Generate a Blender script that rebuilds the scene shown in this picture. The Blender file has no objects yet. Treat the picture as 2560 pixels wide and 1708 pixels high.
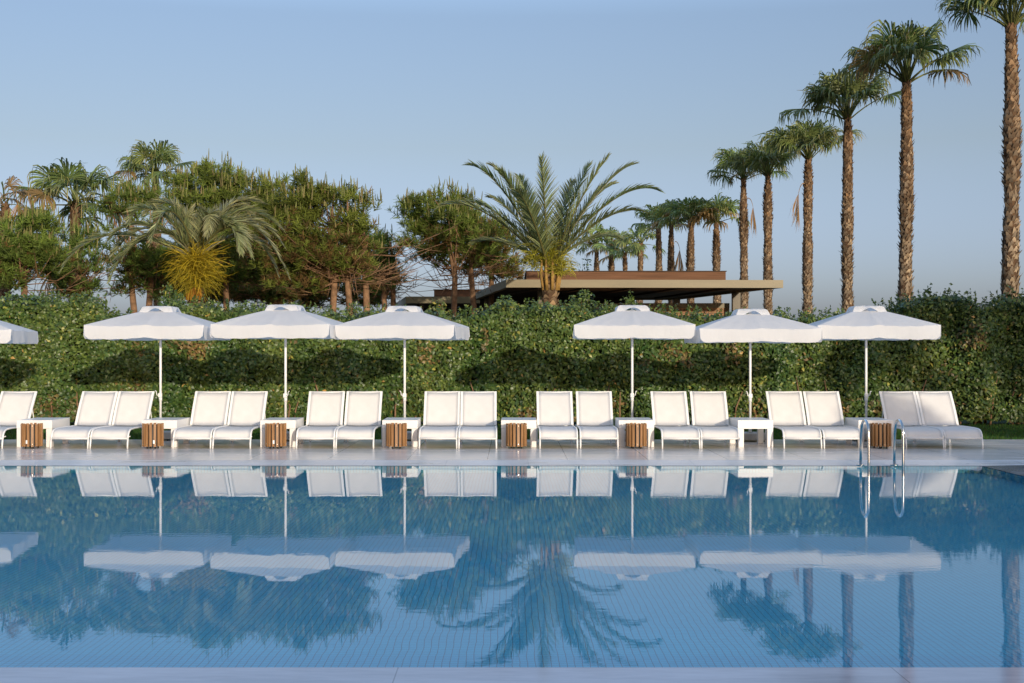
import bpy, math, random
import numpy as np
from mathutils import Vector

scene = bpy.context.scene
COL = scene.collection
F, CX, HY, CH = 3300.0, 1280.0, 878.0, 1.65      # focal length in photo pixels, centre column, horizon row, eye height
R = math.radians
K = 1.0894                                        # overview pixels -> photo pixels


def at(x, y, D):
    """photo pixel + real distance -> point in the place (deck level is z = 0)"""
    return np.array([(x - CX) * D / F, D, CH - (y - HY) * D / F])


def atd(x, y, D):
    return at(x * K, y * K, D)


# ------------------------------------------------------------------ objects
def tag(o, label=None, cat=None, group=None, kind=None):
    if label: o['label'] = label
    if cat: o['category'] = cat
    if group: o['group'] = group
    if kind: o['kind'] = kind
    return o


def empty(name, loc, rz=0.0):
    o = bpy.data.objects.new(name, None)
    o.empty_display_size = 0.2
    o.location = loc
    o.rotation_euler = (0, 0, rz)
    COL.objects.link(o)
    return o


def link(name, me, mat, parent=None):
    o = bpy.data.objects.new(name, me)
    if mat: me.materials.append(mat)
    COL.objects.link(o)
    if parent: o.parent = parent
    return o


def copy_tree(o, parent=None):
    c = o.copy()
    COL.objects.link(c)
    if parent: c.parent = parent
    for ch in list(o.children):
        copy_tree(ch, c)
    return c


class MB:
    """collects shapes and links them as one mesh"""
    def __init__(s):
        s.v, s.f, s.sm = [], [], []

    def add(s, vs, fs, smooth=False):
        n = len(s.v)
        s.v += [tuple(map(float, p)) for p in vs]
        s.f += [tuple(i + n for i in f) for f in fs]
        s.sm += [smooth] * len(fs)
        return s

    def box(s, x0, x1, y0, y1, z0, z1, b=0.0):
        if b <= 0:
            vs = [(x, y, z) for z in (z0, z1) for y in (y0, y1) for x in (x0, x1)]
            return s.add(vs, [(0, 2, 3, 1), (4, 5, 7, 6), (0, 1, 5, 4), (2, 6, 7, 3), (0, 4, 6, 2), (1, 3, 7, 5)])
        # box with chamfered edges: three inset rectangles per face joined
        xs, ys, zs = (x0, x1), (y0, y1), (z0, z1)
        vs, idx = [], {}
        for i in (0, 1):
            for j in (0, 1):
                for k in (0, 1):
                    dx, dy, dz = (b, -b)[i], (b, -b)[j], (b, -b)[k]
                    for a, p in (('x', (xs[i], ys[j] + dy, zs[k] + dz)), ('y', (xs[i] + dx, ys[j], zs[k] + dz)),
                                 ('z', (xs[i] + dx, ys[j] + dy, zs[k]))):
                        idx[(i, j, k, a)] = len(vs); vs.append(p)
        q = lambda *t: tuple(idx[x] for x in t)
        fs = []
        for i in (0, 1):
            fs.append(q((i, 0, 0, 'x'), (i, 1, 0, 'x'), (i, 1, 1, 'x'), (i, 0, 1, 'x')))
            fs.append(q((0, i, 0, 'y'), (1, i, 0, 'y'), (1, i, 1, 'y'), (0, i, 1, 'y')))
            fs.append(q((0, 0, i, 'z'), (1, 0, i, 'z'), (1, 1, i, 'z'), (0, 1, i, 'z')))
            for j in (0, 1):
                fs.append(q((0, i, j, 'y'), (1, i, j, 'y'), (1, i, j, 'z'), (0, i, j, 'z')))
                fs.append(q((i, 0, j, 'x'), (i, 1, j, 'x'), (i, 1, j, 'z'), (i, 0, j, 'z')))
                fs.append(q((i, j, 0, 'x'), (i, j, 1, 'x'), (i, j, 1, 'y'), (i, j, 0, 'y')))
                for k in (0, 1):
                    fs.append(q((i, j, k, 'x'), (i, j, k, 'y'), (i, j, k, 'z')))
        return s.add(vs, fs)

    def tube(s, pts, r, n=8, caps=True, flat=None):
        """round tube along points; r may be a list; flat=(a,b) gives a rectangular section"""
        pts = [Vector(p) for p in pts]
        rs = r if isinstance(r, (list, tuple, np.ndarray)) else [r] * len(pts)
        vs, fs = [], []
        t0 = (pts[1] - pts[0]).normalized()
        up = Vector((0, 0, 1)) if abs(t0.z) < 0.9 else Vector((1, 0, 0))
        for i, p in enumerate(pts):
            t = (pts[min(i + 1, len(pts) - 1)] - pts[max(i - 1, 0)]).normalized()
            a = t.cross(up)
            if a.length < 1e-4: a = t.cross(Vector((0, 1, 0)))
            a.normalize(); b = a.cross(t).normalized(); up = b
            if flat:
                w, h = flat
                for (c, d) in ((-w, -h), (w, -h), (w, h), (-w, h)):
                    vs.append(p + a * c + b * d)
            else:
                for k in range(n):
                    th = 2 * math.pi * k / n
                    vs.append(p + (a * math.cos(th) + b * math.sin(th)) * rs[i])
        m = 4 if flat else n
        for i in range(len(pts) - 1):
            for k in range(m):
                fs.append((i * m + k, i * m + (k + 1) % m, (i + 1) * m + (k + 1) % m, (i + 1) * m + k))
        s.add(vs, fs, smooth=not flat)
        if caps:
            n0 = len(s.v) - len(vs)
            s.f += [tuple(n0 + k for k in reversed(range(m))), tuple(n0 + (len(pts) - 1) * m + k for k in range(m))]
            s.sm += [False, False]
        return s

    def cyl(s, x, y, z0, z1, r, n=24, r1=None):
        r1 = r if r1 is None else r1
        return s.tube([(x, y, z0), (x, y, z1)], [r, r1], n)

    def prism(s, poly, z0, z1):
        n = len(poly)
        vs = [(x, y, z0) for x, y in poly] + [(x, y, z1) for x, y in poly]
        return s.add(vs, [tuple(reversed(range(n))), tuple(range(n, 2 * n))] +
                     [(i, (i + 1) % n, n + (i + 1) % n, n + i) for i in range(n)])

    def build(s, name, mat, parent=None):
        me = bpy.data.meshes.new(name)
        me.from_pydata(s.v, [], s.f)
        me.polygons.foreach_set('use_smooth', s.sm)
        me.update()
        return link(name, me, mat, parent)


def unit(a):
    return a / np.maximum(np.linalg.norm(a, axis=-1, keepdims=True), 1e-9)


def strips_geo(C, S, W, col):
    """n ribbons of k stations: centres, side vectors, half widths, colours -> (verts, quads, colours)"""
    n, k, _ = C.shape
    Wd = W[..., None]
    V = np.stack([C - S * Wd, C + S * Wd], axis=2).reshape(-1, 3)
    base = (np.arange(n) * k * 2)[:, None] + (np.arange(k - 1) * 2)[None, :]
    base = base.reshape(-1, 1)
    Q = base + np.array([[0, 1, 3, 2]])
    if col.ndim == 2: col = np.repeat(col[:, None, :], k, axis=1)
    Cc = np.repeat(col[:, :, None, :], 2, axis=2).reshape(-1, 3)
    return V, Q, Cc


def join(geos):
    V, Q, C, n = [], [], [], 0
    for v, q, c in geos:
        V.append(v); Q.append(q + n); C.append(c); n += len(v)
    return np.concatenate(V), np.concatenate(Q), np.concatenate(C)


def ribbon_mesh(name, geos, mat, parent=None, off=(0, 0, 0)):
    V, Q, C = join(geos)
    V = V - np.array(off)
    me = bpy.data.meshes.new(name)
    me.vertices.add(len(V)); me.vertices.foreach_set('co', V.astype(np.float32).ravel())
    me.loops.add(Q.size); me.loops.foreach_set('vertex_index', Q.astype(np.int32).ravel())
    me.polygons.add(len(Q))
    me.polygons.foreach_set('loop_start', (np.arange(len(Q)) * 4).astype(np.int32))
    at_ = me.attributes.new('col', 'FLOAT_COLOR', 'POINT')
    at_.data.foreach_set('color', np.concatenate([C, np.ones((len(C), 1))], 1).astype(np.float32).ravel())
    me.update(calc_edges=True)
    return link(name, me, mat, parent)


def rng(seed): return np.random.default_rng(seed)


def rdir(g, n):
    return unit(g.normal(size=(n, 3)))


def lumps(seed, n=14, lo=0.3, hi=2.2):
    """smooth random field of (..., 3) points in about -1..1"""
    g = rng(seed)
    k = rdir(g, n) * g.uniform(lo, hi, (n, 1)) * 2 * math.pi / 2.0
    ph = g.uniform(0, 6.28, n)
    return lambda P: np.sin(P @ k.T + ph).sum(-1) / math.sqrt(n / 2.0) * 0.7


def leaves_geo(g, P, N, L, W, col, bend=0.25):
    """leaf shaped ribbons at P facing N"""
    n = len(P)
    U = unit(np.cross(N, rdir(g, n)))
    S = unit(np.cross(U, N))
    L = L[:, None]; W = W
    C = np.stack([P - U * L * .5, P + N * L * .04, P + U * L * .22 + N * L * .03, P + U * L * .55 - N * L * bend], 1)
    Ws = np.stack([W * .12, W, W * .8, W * .06], 1)
    return strips_geo(C, np.repeat(S[:, None], 4, 1), Ws, col)


# ---------------------------------------------------------------- materials
def mat(name):
    m = bpy.data.materials.new(name); m.use_nodes = True
    nt = m.node_tree
    return m, nt, nt.nodes['Principled BSDF']


def N(nt, t, **kw):
    n = nt.nodes.new(t)
    for k, v in kw.items():
        if k in n.inputs: n.inputs[k].default_value = v
        else: setattr(n, k, v)
    return n


def coords(nt, scale=(1, 1, 1), loc=(0, 0, 0), world=False):
    if world:
        g = N(nt, 'ShaderNodeNewGeometry'); src = g.outputs['Position']
    else:
        g = N(nt, 'ShaderNodeTexCoord'); src = g.outputs['Object']
    mp = N(nt, 'ShaderNodeMapping')
    mp.inputs['Scale'].default_value = scale; mp.inputs['Location'].default_value = loc
    nt.links.new(src, mp.inputs['Vector'])
    return mp.outputs['Vector']


def noise(nt, vec, scale, detail=4, rough=.55):
    n = N(nt, 'ShaderNodeTexNoise'); n.inputs['Scale'].default_value = scale
    n.inputs['Detail'].default_value = detail; n.inputs['Roughness'].default_value = rough
    nt.links.new(vec, n.inputs['Vector']); return n.outputs['Fac']


def ramp(nt, fac, stops):
    r = N(nt, 'ShaderNodeValToRGB')
    els = r.color_ramp.elements
    while len(els) < len(stops): els.new(0.5)
    for e, (p, c) in zip(els, stops):
        e.position = p; e.color = (*c, 1) if len(c) == 3 else c
    nt.links.new(fac, r.inputs['Fac']); return r.outputs['Color']


def mix(nt, fac, a, b, mode='MIX'):
    m = N(nt, 'ShaderNodeMix', data_type='RGBA', blend_type=mode)
    for s, v in ((m.inputs[0], fac), (m.inputs[6], a), (m.inputs[7], b)):
        if isinstance(v, (int, float)): s.default_value = v
        elif isinstance(v, tuple): s.default_value = (*v, 1)
        else: nt.links.new(v, s)
    return m.outputs[2]


def bump(nt, h, strength, dist=0.01, bs=None):
    b = N(nt, 'ShaderNodeBump'); b.inputs['Strength'].default_value = strength
    b.inputs['Distance'].default_value = dist
    nt.links.new(h, b.inputs['Height'])
    if bs is not None: nt.links.new(b.outputs['Normal'], bs.inputs['Normal'])
    return b.outputs['Normal']


def foliage_mat(name, trans=.3, rough=.5, spec=.35):
    m, nt, bs = mat(name)
    a = N(nt, 'ShaderNodeAttribute', attribute_name='col')
    geo = N(nt, 'ShaderNodeNewGeometry')
    rv = ramp(nt, geo.outputs['Random Per Island'], [(0, (.62, .62, .62)), (.5, (1, 1, 1)), (1, (1.35, 1.32, 1.2))])
    c = mix(nt, 1.0, a.outputs['Color'], rv, 'MULTIPLY')
    nt.links.new(c, bs.inputs['Base Color'])
    bs.inputs['Roughness'].default_value = rough
    bs.inputs['Specular IOR Level'].default_value = spec
    if trans > 0:
        t = N(nt, 'ShaderNodeBsdfTranslucent')
        c2 = mix(nt, 1.0, c, (1.25, 1.3, .75), 'MULTIPLY')
        nt.links.new(c2, t.inputs['Color'])
        ms = N(nt, 'ShaderNodeMixShader'); ms.inputs[0].default_value = trans
        nt.links.new(bs.outputs[0], ms.inputs[1]); nt.links.new(t.outputs[0], ms.inputs[2])
        nt.links.new(ms.outputs[0], nt.nodes['Material Output'].inputs['Surface'])
    return m


def plain(name, c, rough=.5, spec=.4, metal=0, var=.06, scale=3.0, bmp=0, bscale=60, world=False, stretch=(1, 1, 1)):
    m, nt, bs = mat(name)
    v = coords(nt, stretch, world=world)
    f = noise(nt, v, scale, 5)
    lo = tuple(x * (1 - var * 2) for x in c); hi = tuple(min(1, x * (1 + var)) for x in c)
    nt.links.new(ramp(nt, f, [(.3, lo), (.7, hi)]), bs.inputs['Base Color'])
    bs.inputs['Roughness'].default_value = rough
    bs.inputs['Specular IOR Level'].default_value = spec
    bs.inputs['Metallic'].default_value = metal
    if bmp: bump(nt, noise(nt, v, bscale, 3), bmp, .004, bs)
    return m


M = {}
M['leaf'] = foliage_mat('hedge_leaf', .08, .40, .42)
M['palm'] = foliage_mat('palm_leaf', .22, .45, .4)
M['needle'] = foliage_mat('pine_needle', .25, .6, .2)
M['bark'] = foliage_mat('palm_bark', 0, .9, .1)
M['flower'] = foliage_mat('flower_strand', .3, .6, .2)
M['grass'] = foliage_mat('grass_blade', .3, .6, .2)
M['wood_bark'] = plain('pine_bark', (.27, .16, .09), .95, .1, var=.25, scale=6, bmp=.6, bscale=20)
M['core'] = plain('hedge_gap_shade', (.018, .022, .010), .95, .05, var=.3, scale=8)  # near-black colour stands in for the shade between hedge leaves
M['white_metal'] = plain('white_powder_coat', (.84, .83, .80), .38, .45, var=.015)
M['table'] = plain('white_table_laminate', (.84, .82, .79), .32, .5, var=.02, scale=2)
M['steel'] = plain('brushed_steel', (.62, .61, .58), .16, .5, metal=1, var=.04, scale=10)
M['dark_metal'] = plain('dark_bin_liner', (.035, .032, .03), .5, .3)
M['black'] = plain('black_rubber', (.02, .02, .02), .6, .3)
M['tag'] = plain('white_sticker', (.82, .82, .8), .5, .3, var=.01)
M['concrete'] = plain('concrete_base', (.46, .44, .41), .85, .2, var=.1, scale=9, bmp=.3, bscale=40)
M['fascia'] = plain('bronze_fascia', (.215, .172, .088), .45, .4, var=.07, scale=1.3, stretch=(.4, 1, 3))
M['roofwood'] = plain('roof_timber', (.165, .08, .04), .7, .2, var=.18, scale=2.0, stretch=(.4, 1, 8))
M['dark_bronze'] = plain('dark_bronze_column', (.15, .12, .075), .45, .4, var=.07)
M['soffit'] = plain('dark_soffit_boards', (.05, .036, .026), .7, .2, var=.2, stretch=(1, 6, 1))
M['dark_wall'] = plain('interior_shade', (.045, .034, .026), .7, .2, var=.2, stretch=(1, 1, 9))  # near-black colour stands in for the shade inside the pavilions

# sling fabric: fine woven mesh
m, nt, bs = mat('sling_fabric'); M['sling'] = m
v = coords(nt)
f = noise(nt, v, 5, 4)
w = N(nt, 'ShaderNodeTexWave'); w.inputs['Scale'].default_value = 110; nt.links.new(v, w.inputs['Vector'])
c0 = ramp(nt, f, [(.3, (.72, .695, .655)), (.7, (.78, .755, .715))])
nt.links.new(mix(nt, .06, c0, w.outputs['Color'], 'MULTIPLY'), bs.inputs['Base Color'])
bs.inputs['Roughness'].default_value = .8; bs.inputs['Specular IOR Level'].default_value = .2
bump(nt, w.outputs['Fac'], .15, .002, bs)

# parasol cloth: slightly see-through to light
m, nt, bs = mat('parasol_cloth'); M['cloth'] = m
v = coords(nt)
f = noise(nt, v, 2.2, 5)
c0 = ramp(nt, f, [(.3, (.86, .855, .85)), (.7, (.90, .895, .89))])
nt.links.new(c0, bs.inputs['Base Color'])
bs.inputs['Roughness'].default_value = .85; bs.inputs['Specular IOR Level'].default_value = .15
nb = bump(nt, noise(nt, coords(nt, (1, 1, .5)), 5, 5, .6), .6, .03, bs)
t = N(nt, 'ShaderNodeBsdfTranslucent'); nt.links.new(c0, t.inputs['Color'])
ms = N(nt, 'ShaderNodeMixShader'); ms.inputs[0].default_value = .42
nt.links.new(bs.outputs[0], ms.inputs[1]); nt.links.new(t.outputs[0], ms.inputs[2])
nt.links.new(ms.outputs[0], nt.nodes['Material Output'].inputs['Surface'])

# teak slats
m, nt, bs = mat('teak_slats'); M['teak'] = m
v = coords(nt, (30, 30, 2.2))
f = noise(nt, v, 1.6, 5, .65)
geo = N(nt, 'ShaderNodeNewGeometry')
c0 = ramp(nt, f, [(.25, (.21, .105, .042)), (.55, (.39, .21, .085)), (.8, (.51, .305, .14))])
rv = ramp(nt, geo.outputs['Random Per Island'], [(0, (.7, .66, .62)), (1, (1.15, 1.1, 1.05))])
nt.links.new(mix(nt, 1.0, c0, rv, 'MULTIPLY'), bs.inputs['Base Color'])
bs.inputs['Roughness'].default_value = .5
bump(nt, f, .3, .003, bs)

# slatted timber wall of the pavilion
m, nt, bs = mat('timber_slat_wall'); M['slatwall'] = m
v = coords(nt, (1, 1, 1))
br = N(nt, 'ShaderNodeTexBrick'); br.offset = .37
for k_, val in (('Scale', 1.0), ('Mortar Size', .006), ('Brick Width', 2.6), ('Row Height', .11)):
    br.inputs[k_].default_value = val
br.inputs['Color1'].default_value = (.40, .22, .10, 1); br.inputs['Color2'].default_value = (.27, .13, .06, 1)
br.inputs['Mortar'].default_value = (.03, .02, .012, 1)
mp = N(nt, 'ShaderNodeMapping'); mp.inputs['Rotation'].default_value = (R(-90), 0, 0)
nt.links.new(v, mp.inputs['Vector']); nt.links.new(mp.outputs[0], br.inputs['Vector'])
nt.links.new(br.outputs['Color'], bs.inputs['Base Color']); bs.inputs['Roughness'].default_value = .7


def tile_mat(name, c1, c2, joint, w, h, mort, loc, rough, spec, cloud=.12, streak=(1, 1, 1), bmp=.05, ns=1.2):
    m, nt, bs = mat(name)
    v = coords(nt, (1, 1, 1), loc, world=True)
    br = N(nt, 'ShaderNodeTexBrick'); br.offset = 0.0
    for k_, val in (('Scale', 1.0), ('Mortar Size', mort), ('Brick Width', w), ('Row Height', h), ('Mortar Smooth', .1)):
        br.inputs[k_].default_value = val
    br.inputs['Color1'].default_value = (*c1, 1); br.inputs['Color2'].default_value = (*c2, 1)
    br.inputs['Mortar'].default_value = (*joint, 1)
    nt.links.new(v, br.inputs['Vector'])
    v2 = coords(nt, streak, world=True)
    f = noise(nt, v2, ns, 7, .62)
    f2 = noise(nt, v2, ns * 9, 4, .6)
    sh = ramp(nt, f, [(.3, (1 - cloud * 1.5,) * 3), (.7, (1 + cloud,) * 3)])
    sh2 = ramp(nt, f2, [(.3, (1 - cloud * .6,) * 3), (.7, (1 + cloud * .4,) * 3)])
    c = mix(nt, 1.0, mix(nt, 1.0, br.outputs['Color'], sh, 'MULTIPLY'), sh2, 'MULTIPLY')
    nt.links.new(c, bs.inputs['Base Color'])
    rr = ramp(nt, f, [(.3, (rough * .8,) * 3), (.7, (rough * 1.3,) * 3)])
    nt.links.new(rr, bs.inputs['Roughness'])
    bs.inputs['Specular IOR Level'].default_value = spec
    bump(nt, f2, bmp, .004, bs)
    return m


M['deck'] = tile_mat('porcelain_deck_tiles', (.71, .645, .58), (.75, .68, .615), (.24, .22, .205), 1.22, 3.0, .005, (.375, -20.02 + 30, 0), .23, .5, .045, (.35, 1.6, 1))
M['coping'] = tile_mat('pale_stone_coping', (.76, .72, .685), (.71, .675, .645), (.48, .46, .45), 1.22, 40.0, .004, (.98, 0, 0), .30, .5, .10, (.5, 2.2, 1))
M['ledge'] = tile_mat('wet_near_ledge', (.45, .465, .53), (.42, .44, .505), (.26, .27, .31), 2.6, 40.0, .004, (.6, 0, 0), .09, .6, .12, (.5, 2.2, 1), .02)
M['gutter'] = tile_mat('dark_wet_gutter', (.12, .12, .125), (.11, .11, .115), (.06, .06, .06), .6, .6, .008, (0, 0, 0), .25, .5, .25, (1, 1, 1), .05)
M['lawn'] = plain('lawn_soil', (.035, .06, .014), .95, .1, var=.3, scale=1.5, world=True)
M['ground'] = plain('dry_ground', (.16, .14, .09), .95, .1, var=.2, scale=.3, world=True)

# blue mosaic
m, nt, bs = mat('blue_mosaic'); M['mosaic'] = m
v = coords(nt, (1, 1, 1), (0, 0, 0), world=True)
nz = N(nt, 'ShaderNodeTexNoise'); nz.inputs['Scale'].default_value = 3.2; nz.inputs['Detail'].default_value = 2
nt.links.new(v, nz.inputs['Vector'])
sub = N(nt, 'ShaderNodeVectorMath', operation='SUBTRACT'); sub.inputs[1].default_value = (.5, .5, .5)
nt.links.new(nz.outputs['Color'], sub.inputs[0])
scl = N(nt, 'ShaderNodeVectorMath', operation='SCALE'); scl.inputs['Scale'].default_value = .028  # wobble drawn into the tile lines in place of ripple refraction
nt.links.new(sub.outputs[0], scl.inputs[0])
ad = N(nt, 'ShaderNodeVectorMath', operation='ADD')
nt.links.new(v, ad.inputs[0]); nt.links.new(scl.outputs[0], ad.inputs[1])
br = N(nt, 'ShaderNodeTexBrick'); br.offset = 0.0
for k_, val in (('Scale', 1.0), ('Mortar Size', .0026), ('Brick Width', .0445), ('Row Height', .0445), ('Mortar Smooth', .2), ('Bias', 0)):
    br.inputs[k_].default_value = val
br.inputs['Color1'].default_value = (.018, .375, .56, 1); br.inputs['Color2'].default_value = (.022, .41, .60, 1)
br.inputs['Mortar'].default_value = (.008, .085, .15, 1)
nt.links.new(ad.outputs[0], br.inputs['Vector'])
cl = ramp(nt, noise(nt, v, .35, 4), [(.3, (.85, .88, .9)), (.7, (1.1, 1.08, 1.05))])
nt.links.new(mix(nt, 1.0, br.outputs['Color'], cl, 'MULTIPLY'), bs.inputs['Base Color'])
bs.inputs['Roughness'].default_value = .5

# water: mirror by Fresnel over clear tinted water, patches of fine ripple
m, nt, bs = mat('pool_water'); M['water'] = m
nt.nodes.remove(bs)
v = coords(nt, (1, 1, 1), world=True)
va = coords(nt, (1.0, 2.2, 1), world=True)
n1 = noise(nt, va, 4.6, 3, .6)
n2 = noise(nt, va, 1.6, 2, .5)
patch = ramp(nt, noise(nt, coords(nt, (.5, 1.3, 1), world=True), .42, 3, .6), [(.42, (.12,) * 3), (.66, (1,) * 3)])
h1 = N(nt, 'ShaderNodeMath', operation='MULTIPLY'); nt.links.new(n1, h1.inputs[0]); nt.links.new(patch, h1.inputs[1])
h2 = N(nt, 'ShaderNodeMath', operation='MULTIPLY_ADD'); nt.links.new(n2, h2.inputs[0]); h2.inputs[1].default_value = .35
nt.links.new(h1.outputs[0], h2.inputs[2])
nb = bump(nt, h2.outputs[0], 1.0, .00046)
ge = N(nt, 'ShaderNodeNewGeometry'); io = N(nt, 'ShaderNodeMapRange')          # same air-to-water mirror share seen from either side
io.inputs['To Min'].default_value = 1.56; io.inputs['To Max'].default_value = 1 / 1.56
nt.links.new(ge.outputs['Backfacing'], io.inputs['Value'])
fr = N(nt, 'ShaderNodeFresnel'); nt.links.new(io.outputs[0], fr.inputs['IOR']); nt.links.new(nb, fr.inputs['Normal'])
gl = N(nt, 'ShaderNodeBsdfGlossy'); gl.inputs['Roughness'].default_value = .004; nt.links.new(nb, gl.inputs['Normal'])
tr = N(nt, 'ShaderNodeBsdfTransparent'); tr.inputs['Color'].default_value = (.86, .97, .99, 1)
ms = N(nt, 'ShaderNodeMixShader')
nt.links.new(fr.outputs[0], ms.inputs[0]); nt.links.new(tr.outputs[0], ms.inputs[1]); nt.links.new(gl.outputs[0], ms.inputs[2])
nt.links.new(ms.outputs[0], nt.nodes['Material Output'].inputs['Surface'])


# ------------------------------------------------------------------- setting
def rect_sheet(name, x0, x1, y0, y1, z, m, kind='structure'):
    b = MB(); b.add([(x0, y0, z), (x1, y0, z), (x1, y1, z), (x0, y1, z)], [(0, 1, 2, 3)])
    return tag(b.build(name, M[m]), kind=kind)


WZ, FZ = -.03, -.13
Y0, Y1, X0, X1 = 6.96, 19.3, -16.0, 6.86
g = MB()   # ground with the pool cut out of it, reaching the horizon
o_, i_ = [(-900, -300), (900, -300), (900, 1500), (-900, 1500)], [(X0 - 1, Y0 - 1), (X1 + 2, Y0 - 1), (X1 + 2, Y1 + 2), (X0 - 1, Y1 + 2)]
g.add([(x, y, -.06) for x, y in o_ + i_], [(0, 1, 5, 4), (1, 2, 6, 5), (2, 3, 7, 6), (3, 0, 4, 7)])
tag(g.build('ground', M['ground']), kind='structure')
g = MB()   # deck slab beyond the pool and to the right of it
g.box(-40, 40, 20.02, 24.64, -.05, 0)
g.box(X1 + 1.55, 40, -12, 20.02, -.05, 0)
tag(g.build('pool_deck', M['deck']), kind='structure')
g = MB()   # coping, falling gently to the water line, with the rounded corner by the ladder
g.add([(-40, 20.02, 0), (40, 20.02, 0), (40, Y1, -.012), (X1 + .02, Y1, WZ + .004), (-40, Y1, WZ + .004), (X1 + 1.55, 20.02, 0)],
      [(0, 4, 3, 5), (5, 3, 2, 1)])
tag(g.build('pool_coping', M['coping']), kind='structure')
g = MB()
g.add([(X1, Y1 - .003, WZ + .004), (X1 + 1.55, Y1 - .003, -.004), (X1 + 1.55, Y0 - 3, -.004), (X1, Y0 - 3, WZ + .004)], [(0, 3, 2, 1)])
tag(g.build('overflow_gutter', M['gutter']), kind='structure')
g = MB()
g.box(-40, 9, -1.0, Y0, -.06, WZ + .012)
tag(g.build('near_ledge', M['ledge']), kind='structure')
rect_sheet('terrace', -40, 40, -14, -1.0, 0.0, 'deck')
rect_sheet('water', X0, X1, Y0, Y1, WZ, 'water')
rect_sheet('pool_floor', X0, X1, Y0 - 1.9, Y1 + .02, FZ, 'mosaic')
g = MB()
g.box(X0, X1 + .06, Y1, Y1 + .06, FZ - .02, WZ - .003)
g.box(X1, X1 + .06, Y0 - 1.9, Y1 - .003, FZ - .02, WZ - .003)
tag(g.build('pool_sides', M['mosaic']), kind='structure')
rect_sheet('lawn', -45, 45, 24.64, 34.0, -.045, 'lawn')
gg = rng(5); n = 52000
P = np.stack([gg.uniform(-12.5, 13.5, n), 24.66 + gg.uniform(0, 1, n) ** 1.3 * 5.6, np.full(n, -.045)], 1)
d = unit(np.stack([gg.normal(0, .35, n), gg.normal(0, .35, n), np.ones(n)], 1)) * gg.uniform(.03, .075, n)[:, None]
S = unit(np.stack([gg.normal(0, 1, n), gg.normal(0, .5, n), np.zeros(n)], 1))
cg = np.stack([gg.uniform(.03, .075, n), gg.uniform(.085, .14, n), gg.uniform(.012, .03, n)], 1)
o = ribbon_mesh('grass', [strips_geo(np.stack([P, P + d], 1), np.stack([S, S], 1), np.stack([np.full(n, .008), np.full(n, .001)], 1), cg)], M['grass'])
tag(o, kind='stuff')

# ------------------------------------------------------------------- loungers
ORD = ['first', 'second', 'third', 'fourth', 'fifth', 'sixth', 'seventh', 'eighth', 'ninth']


def side_curve(x, pts):
    return [(x, y, z) for y, z in pts]


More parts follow.
